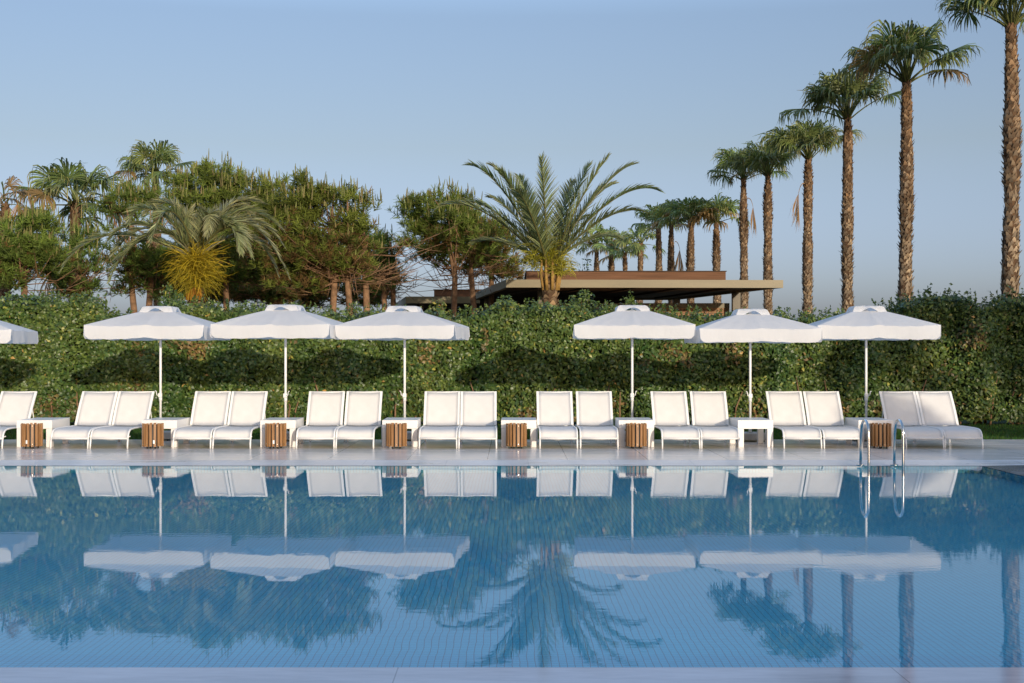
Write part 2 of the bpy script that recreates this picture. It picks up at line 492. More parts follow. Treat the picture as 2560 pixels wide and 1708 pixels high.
def make_lounger():
    root = empty('sun_lounger', (0, 0, 0))
    w = .315
    # local y: 0 at the front feet, going back
    rail = [(.02, .165), (.035, .22), (.065, .268), (.12, .302), (.20, .318), (.40, .325), (.80, .322), (1.21, .315), (1.62, .300), (1.78, .297)]
    b = MB()
    for s in (-1, 1):
        b.tube(side_curve(s * w, rail), .016, 8)
    b.tube([(-w, 1.62, .300), (w, 1.62, .300)], .013, 8)
    b.tube([(-w, .022, .168), (w, .022, .168)], .014, 8)
    b.build('frame', M['white_metal'], root)
    for s in (-1, 1):
        MB().tube([(s * w, .02, .168), (s * w, .0, .09), (s * w * 1.005, -.012, .0)], [.016, .015, .013], 8).build('leg', M['white_metal'], root)
        MB().tube([(s * w, 1.60, .300), (s * w, 1.63, .14), (s * w, 1.64, .0)], [.016, .015, .014], 8).build('leg', M['white_metal'], root)
    # seat sling with a gentle sag
    def sling(rows, half, sag, name, m, nx=10, thick=.006):
        bb = MB(); vs, fs = [], []
        for (y, z, ny, nz) in rows:
            for i in range(nx + 1):
                u = i / nx * 2 - 1
                dd = sag * (1 - u * u)
                vs.append((u * half, y - ny * dd, z - nz * dd))
        off = len(vs)
        for (y, z, ny, nz) in rows:
            for i in range(nx + 1):
                u = i / nx * 2 - 1
                dd = sag * (1 - u * u) + thick
                vs.append((u * half, y - ny * dd, z - nz * dd))
        W_ = nx + 1
        for r in range(len(rows) - 1):
            for i in range(nx):
                a = r * W_ + i
                fs.append((a, a + 1, a + W_ + 1, a + W_)); fs.append((off + a, off + a + W_, off + a + W_ + 1, off + a + 1))
        for r in range(len(rows) - 1):
            for i in (0, nx):
                a = r * W_ + i
                fs.append((a, a + W_, off + a + W_, off + a))
        for r in (0, len(rows) - 1):
            for i in range(nx):
                a = r * W_ + i
                fs.append((a, a + 1, off + a + 1, off + a))
        bb.add(vs, fs, True)
        return bb.build(name, M[m], root)
    srows = []
    for i, (y, z) in enumerate(rail[:8]):
        y0, z0 = rail[max(i - 1, 0)]; y1, z1 = rail[min(i + 1, 7)]
        ty, tz = y1 - y0, z1 - z0; l = math.hypot(ty, tz)
        srows.append((y, z + .004, -tz / l, ty / l))
    sling(srows, w - .006, .010, 'seat', 'sling')
    # hem tubes across the front of the seat
    bb = MB()
    bb.tube([(-w + .01, .012, .175), (w - .01, .012, .175)], .012, 8)
    bb.build('front_bar', M['white_metal'], root)
    # backrest
    B0, B1 = (1.19, .335), (1.60, .915)
    bb = MB()
    for s in (-1, 1):
        pts = [(s * (w - .012), B0[0] + (B1[0] - B0[0]) * t - .018 * math.sin(t * math.pi), B0[1] + (B1[1] - B0[1]) * t) for t in np.linspace(0, 1, 7)]
        bb.tube(pts, .001, flat=(.021, .012))
    bb.tube([(-w + .034, B1[0], B1[1] - .006), (0, B1[0] + .012, B1[1] - .012), (w - .034, B1[0], B1[1] - .006)], .014, 8)
    bb.build('backrest_frame', M['white_metal'], root)
    brow = []
    for t in np.linspace(.0, .985, 8):
        ty, tz = B1[0] - B0[0], B1[1] - B0[1]; l = math.hypot(ty, tz)
        brow.append((B0[0] + ty * t - .018 * math.sin(t * math.pi) - .012, B0[1] + tz * t, -tz / l, ty / l))
    sling(brow, w - .030, .014, 'backrest', 'sling')
    for s in (-1, 1):
        MB().tube([(s * (w - .02), 1.42, .63), (s * (w - .02), 1.56, .30)], .009, 6).build('backrest_strut', M['white_metal'], root)
    # bowed stretcher under the seat
    bb = MB()
    bb.tube([(x, .16 - .05 * (1 - (x / w) ** 2), .20 - .055 * (1 - (x / w) ** 2)) for x in np.linspace(-w, w, 13)], .010, 6)
    bb.build('stretcher', M['white_metal'], root)
    return root


LX = [-8.93, -7.484, -6.817, -5.416, -4.738, -3.326, -2.659, -1.251, -.58, .789, 1.475, 2.856, 3.519, 4.919, 5.59, 6.975, 7.645]
lab = ['white sling sun lounger at the left edge of the deck, cut by the frame']
for p in range(1, 9):
    between = f'between the {ORD[p-1]} and {ORD[p]} side tables' if p < 8 else 'beyond the last side table, near the ladder'
    for sd in ('left', 'right'):
        lab.append(f'white lounger, {sd} of the pair {between}' + (' from left' if p < 8 else ''))
proto = make_lounger()
rr = random.Random(3)
for i, x in enumerate(LX):
    o = proto if i == 0 else copy_tree(proto)
    o.location = (x + .0 * rr.random(), 22.31 + rr.uniform(-.025, .025), 0)
    o.rotation_euler.z = R(rr.uniform(-1.1, 1.1))
    tag(o, lab[i], 'sun lounger', 'white sun loungers in pairs along the pool deck')


# ---------------------------------------------------------------- side tables
def make_table():
    root = empty('side_table', (0, 0, 0))
    hw, dp, h, ap = .305, .94, .46, .148
    MB().box(-hw, hw, 0, dp, h - ap, h, .004).build('table_top', M['table'], root)
    for sx in (-1, 1):
        for y in (.003, dp - .103):
            xa = -hw + .003 if sx < 0 else hw - .103
            MB().box(xa, xa + .10, y, y + .10, .0, h - ap - .003, .003).build('leg', M['table'], root)
    return root


TX = [-8.224, -6.074, -4.031, -1.93, .117, 2.143, 4.194, 6.267]
tl = ['low white side table beside the lounger cut by the left edge of the frame',
      'low white side table under the second parasol from the left',
      'low white side table under the third parasol from the left',
      'low white side table under the fourth parasol from the left',
      'low white side table in the middle gap, with no parasol above it',
      'low white side table under the first parasol right of the gap',
      'low white side table with no slatted bin in front of it',
      'low white side table behind the steel pool handrails']
proto = make_table()
for i, x in enumerate(TX):
    o = proto if i == 0 else copy_tree(proto)
    o.location = (x, 22.72, 0)
    o.rotation_euler.z = R([.4, -.3, .2, .5, -.2, -.4, .3, 0][i])
    tag(o, tl[i], 'side table', 'white side tables between the loungers')


# ----------------------------------------------------------------------- bins
def make_bin(sticker):
    root = empty('slatted_bin', (0, 0, 0))
    r, n = .168, 16
    b, sc = MB(), MB()
    for k in range(n):
        a = 2 * math.pi * k / n
        ca, sa = math.cos(a), math.sin(a)
        hw, th = .0198, .011
        z0, z1 = .035 + .004 * math.sin(k * 2.3), .418 + .005 * math.sin(k * 1.7)
        vs = []
        for z in (z0, z1):
            for (t_, q) in ((-hw, -th), (hw, -th), (hw, th), (-hw, th)):
                rr_ = r + q
                vs.append((ca * rr_ - sa * t_, sa * rr_ + ca * t_, z))
        b.add(vs, [(3, 2, 1, 0), (4, 5, 6, 7)] + [(i, (i + 1) % 4, 4 + (i + 1) % 4, 4 + i) for i in range(4)])
        for z in (.075, .385):
            p = Vector((ca * (r + th), sa * (r + th), z)); q = Vector((ca, sa, 0))
            sc.tube([p, p + q * .004], .006, 8)
    b.build('slats', M['teak'], root)
    sc.build('screws', M['steel'], root)
    l = MB(); l.tube([(0, 0, .05), (0, 0, .39)], [.148, .148], 28, caps=False); l.cyl(0, 0, .045, .05, .148, 28)
    l.build('liner', M['dark_metal'], root)
    h = MB()
    for z in (.075, .385):
        h.tube([(.1545 * math.cos(t), .1545 * math.sin(t), z) for t in np.linspace(0, 2 * math.pi, 29)], .001, flat=(.003, .012), caps=False)
    h.build('hoop', M['black'], root)
    for a in (-120, -60, 60, 120, 180, 0)[:4]:
        MB().cyl(.13 * math.cos(R(a)), .13 * math.sin(R(a)), 0, .046, .014, 10).build('foot', M['black'], root)
    if sticker is not None:
        a = R(-90) + sticker; q = r + .0135
        ca, sa = math.cos(a), math.sin(a)
        vs = [(ca * (q + e) - sa * t_, sa * (q + e) + ca * t_, z) for e in (0, .001) for (t_, z) in ((-.014, .085), (.014, .085), (.014, .145), (-.014, .145))]
        MB().add(vs, [(3, 2, 1, 0), (4, 5, 6, 7)] + [(i, (i + 1) % 4, 4 + (i + 1) % 4, 4 + i) for i in range(4)]).build('sticker', M['tag'], root)
    return root


BX = [-8.17, -6.11, -4.02, -1.968, .0745, 2.113, 6.27]
bl = ['round teak slat bin with white sticker, by the frame-edge lounger table',
      'round teak slat bin with white sticker low on its right slats, second from left',
      'round teak slat bin with white sticker low on its centre slat, third from left',
      'round teak slat bin without sticker under the last parasol before the gap',
      'round teak slat bin in the middle gap without parasol',
      'round teak slat bin under the first parasol right of the gap',
      'round teak slat bin seen between the two steel handrails']
plainbin = None
for i, x in enumerate(BX):
    if i < 3:
        o = make_bin([-.13, .42, .05][i] if i != 1 else .30)
    elif plainbin is None:
        o = plainbin = make_bin(None)
    else:
        o = copy_tree(plainbin)
    o.location = (x, 22.46, 0)
    o.rotation_euler.z = R([0, 3, -4, 5, 11, 2, 8][i])
    tag(o, bl[i], 'bin', 'teak slat bins in front of the side tables')


# ------------------------------------------------------------------- parasols
def make_parasol(seed, hem, name='parasol'):
    root = empty(name, (0, 0, 0))
    gq = random.Random(seed)
    a, vh, rise = 1.07, .245, .27
    e = hem + vh                                   # eave height
    capz = e + rise                                # where the vent cap sits
    n = 40
    def ring(half, z, sag=0.0, wob=0.0):
        pts = []
        for sdx in range(4):
            for i in range(n):
                t = i / n
                u = -1 + 2 * t
                s_ = sag * ((.55 + .5 * math.sin(seed * 2.7 + sdx)) * (1 - u * u) + .75 * (1 - (2 * abs(u) - 1) ** 2))
                x, y = [(u, -1), (1, u), (-u, 1), (-1, -u)][sdx]
                inw = 1 - .03 * (1 - u * u) * (1 if sag else 0)
                nzz = wob * math.sin(7 * u + sdx * 2.1 + seed) + wob * 2.6 * math.exp(-(u / .075) ** 2) + wob * .8 * math.sin(23 * u + 3 * seed)
                pts.append((x * half * inw, y * half * inw, z - s_ + nzz))
        return pts
    inner = .27
    rings = []
    for t in np.linspace(0, 1, 9):
        half = inner + (a - inner) * t
        zz = capz - (capz - e) * (t ** 1.06)
        rings.append(ring(half, zz, sag=.017 * t * (1.15 - .15 * t), wob=.004 * t))
    vs = [p for r_ in rings for p in r_]
    m_ = 4 * n
    fs = [(r_ * m_ + i, (r_ + 1) * m_ + i, (r_ + 1) * m_ + (i + 1) % m_, r_ * m_ + (i + 1) % m_) for r_ in range(8) for i in range(m_)]
    can = MB().add(vs, fs, True).build('canopy', M['cloth'], root)
    # valance: four flaps with rounded free corners, each hanging with a soft wave
    vb = MB()
    top = rings[-1]
    for sdx in range(4):
        prev = None
        cols = []
        for i in range(n + 1):
            u = -1 + 2 * i / n
            p = top[(sdx * n + i) % m_]
            ox, oy = [(0, -1), (1, 0), (0, 1), (-1, 0)][sdx]
            corner = max(0, (abs(u) - .93) / .07)
            drop = vh - .020 * (1 - u * u) - .055 * corner ** 2
            col_ = []
            for j in range(5):
                q = j / 4
                wv = q * (.012 * math.sin(5.3 * u + seed * 1.3 + sdx) + .008 * math.sin(11 * u + seed))
                flare = .012 * q + wv
                tx = -u * .014 * q if abs(u) > .9 else 0
                col_.append((p[0] * (1.002) + ox * flare + (tx if ox == 0 else 0), p[1] * (1.002) + oy * flare + (tx if oy == 0 else 0), p[2] - drop * q))
            cols.append(col_)
        vs = [p for c_ in cols for p in c_]
        vb.add(vs, [(i * 5 + j, i * 5 + j + 1, (i + 1) * 5 + j + 1, (i + 1) * 5 + j) for i in range(n) for j in range(4)], True)
    vb.build('valance', M['cloth'], root)
    # vent cap: a small raised pyramid whose edges arch open in the middle of each side
    cb = MB()
    cr = []
    for (half, z, arch, inn) in ((.02, capz + .105, 0, 0), (.235, capz + .095, .0, 0), (.268, capz + .078, .006, 0), (.318, capz - .030, .085, 0)):
        pts = []
        for sdx in range(4):
            for i in range(n):
                u = -1 + 2 * i / n
                x, y = [(u, -1), (1, u), (-u, 1), (-1, -u)][sdx]
                ar = arch * max(0, math.cos(min(1, abs(u) * 1.75) * math.pi / 2)) ** 1.1
                pts.append((x * half, y * half, z + ar + .004 * math.sin(9 * u + seed + sdx)))
        cr += pts
    fs = [(r_ * m_ + i, (r_ + 1) * m_ + i, (r_ + 1) * m_ + (i + 1) % m_, r_ * m_ + (i + 1) % m_) for r_ in range(3) for i in range(m_)]
    cb.add(cr, fs + [tuple(range(m_))], True).build('vent_cap', M['cloth'], root)
    # ribs, hub, pole, crank, base
    for k in range(8):
        if k % 2 == 0: tip = [(a, a), (-a, a), (-a, -a), (a, -a)][k // 2]
        else: tip = [(0, a), (-a, 0), (0, -a), (a, 0)][k // 2]
        rb = MB()
        drop = 0 if k % 2 == 0 else .035
        rb.tube([(tip[0] * .04, tip[1] * .04, capz - .015), (tip[0] * .5, tip[1] * .5, (capz + e) / 2 - .035 - drop * .5), (tip[0] * .96, tip[1] * .96, e - .022 - drop)], .008, 6)
        rb.tube([(tip[0] * .03, tip[1] * .03, e - .22), (tip[0] * .5, tip[1] * .5, (capz + e) / 2 - .045 - drop * .5)], .006, 6)
        rb.build('rib', M['white_metal'], root)
    MB().cyl(0, 0, .10, capz + .09, .0225, 16).build('pole', M['white_metal'], root)
    hb = MB(); hb.cyl(0, 0, capz - .04, capz + .02, .045, 14); hb.cyl(0, 0, e - .25, e - .19, .042, 14)
    hb.build('hub', M['white_metal'], root)
    MB().cyl(0, 0, .72, .80, .030, 14).build('collar', M['white_metal'], root)
    sgn = 1 if seed % 2 else -1
    cx = MB()
    cx.box(-.035, .035, -.045, .0, .79, .87, .008)
    cx.tube([(sgn * .02, -.04, .83), (sgn * .055, -.05, .835), (sgn * .065, -.05, .90), (sgn * .085, -.05, .915)], .008, 8)
    cx.build('crank', M['white_metal'], root)
    bs_ = MB(); bs_.box(-.27, .27, -.27, .27, .025, .155, .015)
    bo = bs_.build('base', M['concrete'], root)
    MB().cyl(0, 0, .155, .33, .032, 14).build('socket', M['white_metal'], bo)
    for sx in (-1, 1):
        for sy in (-1, 1):
            MB().cyl(sx * .2, sy * .2, 0, .03, .03, 12).build('castor', M['black'], bo)
    return root


PX = [(-10.2, 8, 1.79), (-6.55, -.6, 1.865), (-4.22, -5, 1.885), (-2.0, -5, 1.865), (2.24, -3, 1.88), (4.44, -.5, 1.805), (6.60, -3, 1.865)]
pl = ['white square parasol mostly outside the left edge of the frame',
      'white square parasol tucked behind its right neighbour, left of three touching',
      'white square parasol in the middle of the three touching left of the gap',
      'white square parasol just left of the wide gap before the yellow-flowered palm',
      'white square parasol just right of the wide gap before the yellow-flowered palm',
      'white square parasol hanging lowest, in the middle of the three right of the gap',
      'white square parasol standing behind the steel pool handrails']
pdp = [0, .22, .0, .12, .12, -.12, .0]
for i, (x, a, hem) in enumerate(PX):
    o = make_parasol(i + 1, hem)
    yy = 24.35 + pdp[i]
    o.location = (x * yy / 24.6, yy, 0); o.rotation_euler.z = R(a)
    tag(o, pl[i], 'parasol', 'white square parasols behind the side tables')

# ------------------------------------------------------------- pool handrails
for i, (x, lb) in enumerate(((5.07, 'polished steel pool handrail, the one further from the slatted bin on its left'),
                             (5.56, 'polished steel pool handrail standing right of the slatted bin'))):
    r_ = empty('pool_handrail', (x, 19.2, -.01))
    lb = ['polished steel pool handrail, left one of the two by the water', 'polished steel pool handrail, right one of the two by the water'][i]
    tag(r_, lb, 'handrail', 'steel handrails of the pool ladder')
    pts = [(0, 0, .0), (0, -.005, .25), (0, -.02, .46)]
    for t in np.linspace(0, math.pi, 13):
        pts.append((0, -.225 + .195 * math.cos(t) - .01, .50 + .165 * math.sin(t)))
    pts += [(0, -.435, .40), (0, -.44, .1), (0, -.44, -.44)]
    MB().tube(pts, .0205, 14).build('rail', M['steel'], r_)
    MB().cyl(0, 0, -.004, .012, .055, 20).build('flange', M['steel'], r_)

# ---------------------------------------------------------------------- hedge
def hedge_top(x):
    """height of the hedge line along X at its 30 m distance"""
    xs = [-30, 0, 120, 215, 245, 310, 340, 370, 430, 470, 560, 640, 700, 760, 900, 960, 1000, 1040, 1110, 1200, 1300, 1390, 1500, 1560, 1640, 1750, 1830, 1900, 2000, 2060, 2130, 2185, 2240, 2290, 2350, 2420]
    ys = [694, 694, 694, 698, 730, 738, 724, 708, 706, 712, 720, 720, 724, 728, 730, 736, 738, 738, 726, 712, 714, 720, 728, 732, 734, 738, 736, 734, 734, 718, 692, 694, 706, 708, 694, 694]
    xd = x * F / 30.0 / K + CX / K
    return CH + (806 - np.interp(xd, xs, ys)) * K * 30 / F


def hedge_color(g, P, n, brown):
    t = g.uniform(0, 1, (n, 1))
    c = (1 - t) * np.array([.040, .086, .021]) + t * np.array([.122, .168, .036])
    yl = g.uniform(0, 1, n)
    c[yl > .965] = np.array([.27, .27, .06])
    c[yl > .995] = np.array([.40, .24, .07])
    b = brown > g.uniform(.55, 1.4, n)
    c[b] = c[b] * .35 + np.array([.26, .15, .07]) * .65
    return c


def hedge_leaves(seed, n, x0, x1):
    g = rng(seed)
    fld, fld2, gap = lumps(seed + 1, 16, .5, 2.6), lumps(seed + 2, 16, 1.5, 5.0), lumps(seed + 3, 18, .8, 3.2)
    colm = lumps(seed + 4, 14, .8, 2.6); VS = np.array([1.25, 0, .22])
    x = g.uniform(x0, x1, n)
    top = hedge_top(x)
    topside = g.uniform(0, 1, n) < .13
    z = np.where(topside, top + g.normal(0, .07, n), .06 + (top - .06) * g.uniform(0, 1, n))
    P0 = np.stack([x, np.zeros(n), z], 1)
    bulge = fld(P0) * .08 + fld2(P0) * .08 + colm(P0 * VS) * .11
    y = 30.0 - bulge + g.exponential(.2, n) - .04
    y = np.where(topside, 30.0 + g.uniform(-.1, 1.1, n) - bulge * .5, y)
    z = z + np.where(topside, fld2(P0) * .09, 0)
    low = np.clip((.55 - z) / .5, 0, 1)                       # skirts lift off the lawn in places
    keep = (gap(P0) * .75 - low * (fld(P0 * 1.3) + .4) * 1.1) > -1.75
    P = np.stack([x, y, z], 1)[keep]; topside = topside[keep]; n = len(P)
    Nn = unit(np.array([.12, -.9, .32]) + rdir(g, n) * .72)
    Nn[topside] = unit(np.array([0, -.45, .8]) + rdir(g, topside.sum()) * .8)
    L = g.uniform(.075, .135, n); W = L * g.uniform(.22, .30, n)
    br = gap(P0[keep] * .8 + 3.1) * .55 + np.clip((1.0 - P[:, 2]) / 1.0, 0, 1) * .55
    br = br + 2.0 * (np.abs(P[:, 0] + .62 + .05 * np.sin(P[:, 2] * 9)) < .045) * (P[:, 2] > 1.65) * (P[:, 2] < 2.2)      # dried twig
    br = br + .9 * np.exp(-((P[:, 0] + 10.5) / .3) ** 2 - ((P[:, 2] - .5) / .35) ** 2) + .8 * np.exp(-((P[:, 0] + 1.9) / .12) ** 2 - ((P[:, 2] - .7) / .6) ** 2)
    tv = np.clip(1 + .24 * colm(P * VS * np.array([.7, 1, 1]) + 9.0), .6, 1.4)[:, None]            # each plant of the row has its own green
    return leaves_geo(g, P, Nn, L, W, hedge_color(g, P, n, br) * (tv * np.array([1, .55, .6]) + np.array([0, .45, .4])))


hz = empty('hedge', (0, 30, 0))
tag(hz, 'long dense clipped green hedge behind the row of parasols and loungers', 'hedge')
ribbon_mesh('foliage', [hedge_leaves(11, 118000, -13.4, 13.9)], M['leaf'], hz, (0, 30, 0))
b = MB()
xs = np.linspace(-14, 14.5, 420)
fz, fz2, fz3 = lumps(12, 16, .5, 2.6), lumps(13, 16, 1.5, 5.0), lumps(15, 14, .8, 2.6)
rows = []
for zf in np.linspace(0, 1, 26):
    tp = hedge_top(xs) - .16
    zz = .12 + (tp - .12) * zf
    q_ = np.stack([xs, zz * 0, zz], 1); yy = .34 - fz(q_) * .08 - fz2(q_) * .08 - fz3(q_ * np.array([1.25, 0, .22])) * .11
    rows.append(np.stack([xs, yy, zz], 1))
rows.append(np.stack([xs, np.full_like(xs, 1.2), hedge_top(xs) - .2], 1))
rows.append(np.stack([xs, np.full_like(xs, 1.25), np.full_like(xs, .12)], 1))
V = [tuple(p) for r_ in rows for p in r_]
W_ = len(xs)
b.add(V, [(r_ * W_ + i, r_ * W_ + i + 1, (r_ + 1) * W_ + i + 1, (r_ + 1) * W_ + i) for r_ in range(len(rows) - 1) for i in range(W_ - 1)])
b.build('shade_core', M['core'], hz)  # solid sheet inside the leaves, coloured dark as the shade in the gaps
st = random.Random(8)
b = MB()
for i in range(64):
    x = -13.3 + i * .425 + st.uniform(-.15, .15)
    h = st.uniform(.5, 1.1)
    MB().tube([(x, .1 + st.uniform(-.15, .1), -.05), (x + st.uniform(-.08, .08), .08, h * .5), (x + st.uniform(-.2, .2), .1, h)], [.026, .02, .012], 6).build('stem', M['wood_bark'], hz)
# long loose shoots along the top of the hedge
g = rng(31)
geos = []
for i in range(640):
    x = g.uniform(-13, 13.6); y = 30 + g.uniform(-.05, .7)
    hgt = g.uniform(.14, .42) * (1.25 if x > 8 else 1); z0 = float(hedge_top(np.array([x]))[0]) - .08
    nl = int(9 + hgt * 34)
    t = g.uniform(0, 1, nl)
    lean = g.normal(0, .16, 2)
    P = np.stack([x + lean[0] * t * hgt * 2 + g.normal(0, .045, nl) * (1.15 - t), y + lean[1] * t * hgt + g.normal(0, .045, nl) * (1.15 - t), z0 + t * hgt], 1)
    Nn = unit(np.array([0, -.5, .5]) + rdir(g, nl) * .9)
    L = g.uniform(.05, .095, nl)
    geos.append(leaves_geo(g, P, Nn, L, L * .21, hedge_color(g, P, nl, np.zeros(nl) - 1)))
ribbon_mesh('shoots', geos, M['leaf'], hz, (0, 30, 0))


def shrub(seed, blobs, D, label, n=1700, size=.085, tint=(1, 1, 1), name='shrub', cat='shrub', group='tall shrubs rising above the hedge'):
    """upright leafy shrub; blobs are (x, top, halfwidth) in overview pixels"""
    g = rng(seed)
    bx, by, _ = blobs[0]
    root = empty(name, (*atd(bx, 806, D)[:2], -.05))
    tag(root, label, cat, group)
    off = np.array(root.location)
    geos, sb = [], MB()
    for (bx, ytop, hw) in blobs:
        tp = atd(bx, ytop, D); rx = hw * K * D / F
        nst = int(14 + 26 * rx)
        for k in range(nst):
            a, r_ = g.uniform(0, 6.28), math.sqrt(g.uniform(0, 1)) * rx
            htop = tp[2] - (r_ / rx) ** 2 * .55 * (tp[2] - 1.8) - abs(g.normal(0, .16))
            x = tp[0] + r_ * math.cos(a); y = D + r_ * math.sin(a) * .8
            m = int(n / nst * g.uniform(.7, 1.3) / len(blobs))
            t = g.uniform(0, 1, m) ** .8
            lo = max(1.6, htop - 1.7)
            zz = lo + (htop - lo) * t
            sp = .13 * (1.12 - t) + .018
            P = np.stack([x + g.normal(0, 1, m) * sp, y + g.normal(0, 1, m) * sp, zz], 1)
            Nn = unit(np.array([0, -.5, .5]) + rdir(g, m) * .9)
            L = g.uniform(.75, 1.2, m) * size
            geos.append(leaves_geo(g, P, Nn, L, L * .22, hedge_color(g, P, m, np.zeros(m) - 1) * np.array(tint)))
            if k % 3 == 0:
                sb.tube([(x * .5 + tp[0] * .5 - off[0], D - off[1], 0), (x - off[0], y - off[1], lo + .05), (x - off[0], y - off[1], htop - .1)], [.02, .012, .005], 5)
    ribbon_mesh('foliage', geos, M['leaf'], root, off)
    sb.build('stem', M['wood_bark'], root)
    return root


shrub(41, [(395, 643, 44)], 30.9, 'tall green shrub just left of the palm with orange flower strands', 3000)
shrub(42, [(1155, 668, 40), (1185, 680, 26)], 30.5, 'tall bright shrub under the corner of the pavilion roof', 3600)
shrub(43, [(1340, 655, 50)], 30.9, 'broad grey-green shrub just right of the yellow-flowered palm', 3600, tint=(.85, .9, 1.0))
shrub(44, [(1443, 664, 27)], 30.9, 'slim shrub tip before the pavilion, above the first parasol past the gap', 1500)
shrub(45, [(1002, 672, 30), (1030, 700, 22)], 30.9, 'thin olive shrub in front of the lower pavilion', 1500, tint=(1.15, 1, .9))
shrub(46, [(1065, 700, 22)], 30.8, 'small pointed shrub between the lower pavilion and the bright tall shrub', 900)
shrub(47, [(1535, 694, 34)], 30.9, 'low loose shrub before the pavilion wall, just right of the slim shrub tip', 1400)
shrub(48, [(1590, 692, 34)], 30.9, 'rounded shrub before the orange timber wall of the pavilion', 1500)
shrub(49, [(1668, 690, 26)], 30.9, 'small leafy shrub leaning at the pavilion column', 900)
shrub(50, [(2135, 662, 44), (2185, 672, 30)], 31.0, 'large dark green shrub beside the trunk of the second tallest palm', 4200, tint=(.7, .85, .9))
shrub(51, [(2250, 692, 34)], 30.9, 'dark shrub between the two tallest palm trunks', 2000, tint=(.75, .85, .9))
shrub(52, [(2345, 676, 34)], 30.8, 'green shrub at the right edge around the tallest palm trunk', 2200)
shrub(53, [(560, 684, 36), (600, 694, 22)], 31.0, 'grey-green shrub behind the parasols, right of the orange-flowered palm', 1900, tint=(.95, 1, 1.1))
shrub(54, [(810, 682, 30), (845, 700, 18)], 31.0, 'leafy shrub between the pine trunks and the third parasol', 1500)
shrub(55, [(1785, 698, 16), (1848, 706, 22)], 31.0, 'sparse shrub at the foot of the palm trunks right of the pavilion', 800, tint=(.85, .92, .95))
shrub(56, [(1920, 704, 20)], 31.0, 'little shrub between the trunks behind the handrail parasol', 700, tint=(.85, .92, .95))
shrub(57, [(40, 686, 60), (130, 686, 60)], 30.7, 'wide leafy shrub below the pine at the left edge', 3000)


# ----------------------------------------------------------------- fan palms
DOWN = np.array([0, 0, -1.0])


def fan_leaf(g, base, d, n, L, nseg=30, droop=1.0, col=(.05, .085, .022), tip=(.19, .15, .07), spread=118):
    d = unit(d); n = unit(n - d * np.dot(n, d)); s = np.cross(d, n)
    th = np.radians(np.linspace(-spread, spread, nseg) + g.normal(0, 1.5, nseg))
    dir0 = d * np.cos(th)[:, None] + s * np.sin(th)[:, None] - n * (.28 * np.abs(np.sin(th)))[:, None] + n * .08
    dir0 = unit(dir0)
    Ls = L * (.80 + .20 * np.cos(th)) * g.uniform(.88, 1.1, nseg)
    fr = np.array([0, .30, .52, .70, .86, 1.05])
    bb = np.array([0, .0, .06, .34, .82, 1.0]) * droop
    dth = np.radians(2 * spread / nseg) / 2
    C = np.zeros((nseg, 6, 3)); S = np.zeros((nseg, 6, 3)); Wd = np.zeros((nseg, 6))
    p = np.repeat(base[None], nseg, 0)
    sg = np.where(np.arange(nseg) % 2 == 0, 1, -1)[:, None]
    jit = g.normal(0, .16, (nseg, 3))
    for k in range(6):
        b_ = np.clip(bb[k] * g.uniform(.6, 1.25, (nseg, 1)), 0, .97)
        dk = unit(dir0 * (1 - b_) + DOWN * b_ + jit * (fr[k] ** 2))
        if k: p = p + dk * (Ls * (fr[k] - fr[k - 1]))[:, None]
        t = unit(np.cross(n[None], dk) + 1e-6)
        nn = np.cross(dk, t)
        C[:, k] = p
        S[:, k] = unit(t + nn * .55 * sg)
        Wd[:, k] = [.004, .30 * L * math.tan(dth) * 1.05, .5 * L * math.tan(dth), .42 * L * math.tan(dth), .24 * L * math.tan(dth), .003][k]
    col = np.array(col) * g.uniform(.9, 1.35); tip = np.array(tip)
    tt = np.array([0, 0, .04, .22, .55, .95])[None, :, None] * g.uniform(.3, 1.1, (nseg, 1, 1))
    cc = col * (1 - tt) + tip * tt
    return strips_geo(C, S, Wd, cc)


def petiole(g, p0, p1, p2, w=.02, col=(.14, .15, .05)):
    t = np.linspace(0, 1, 6)[:, None]
    C = (1 - t) ** 2 * p0 + 2 * t * (1 - t) * p1 + t ** 2 * p2
    T = unit(np.gradient(C, axis=0))
    a = unit(np.cross(T, np.array([.3, .2, 1.0]))); b = np.cross(T, a)
    Wd = np.linspace(w * 1.6, w * .7, 6)
    return strips_geo(np.stack([C, C]), np.stack([a, b]), np.stack([Wd, Wd]), np.array([col, col]))


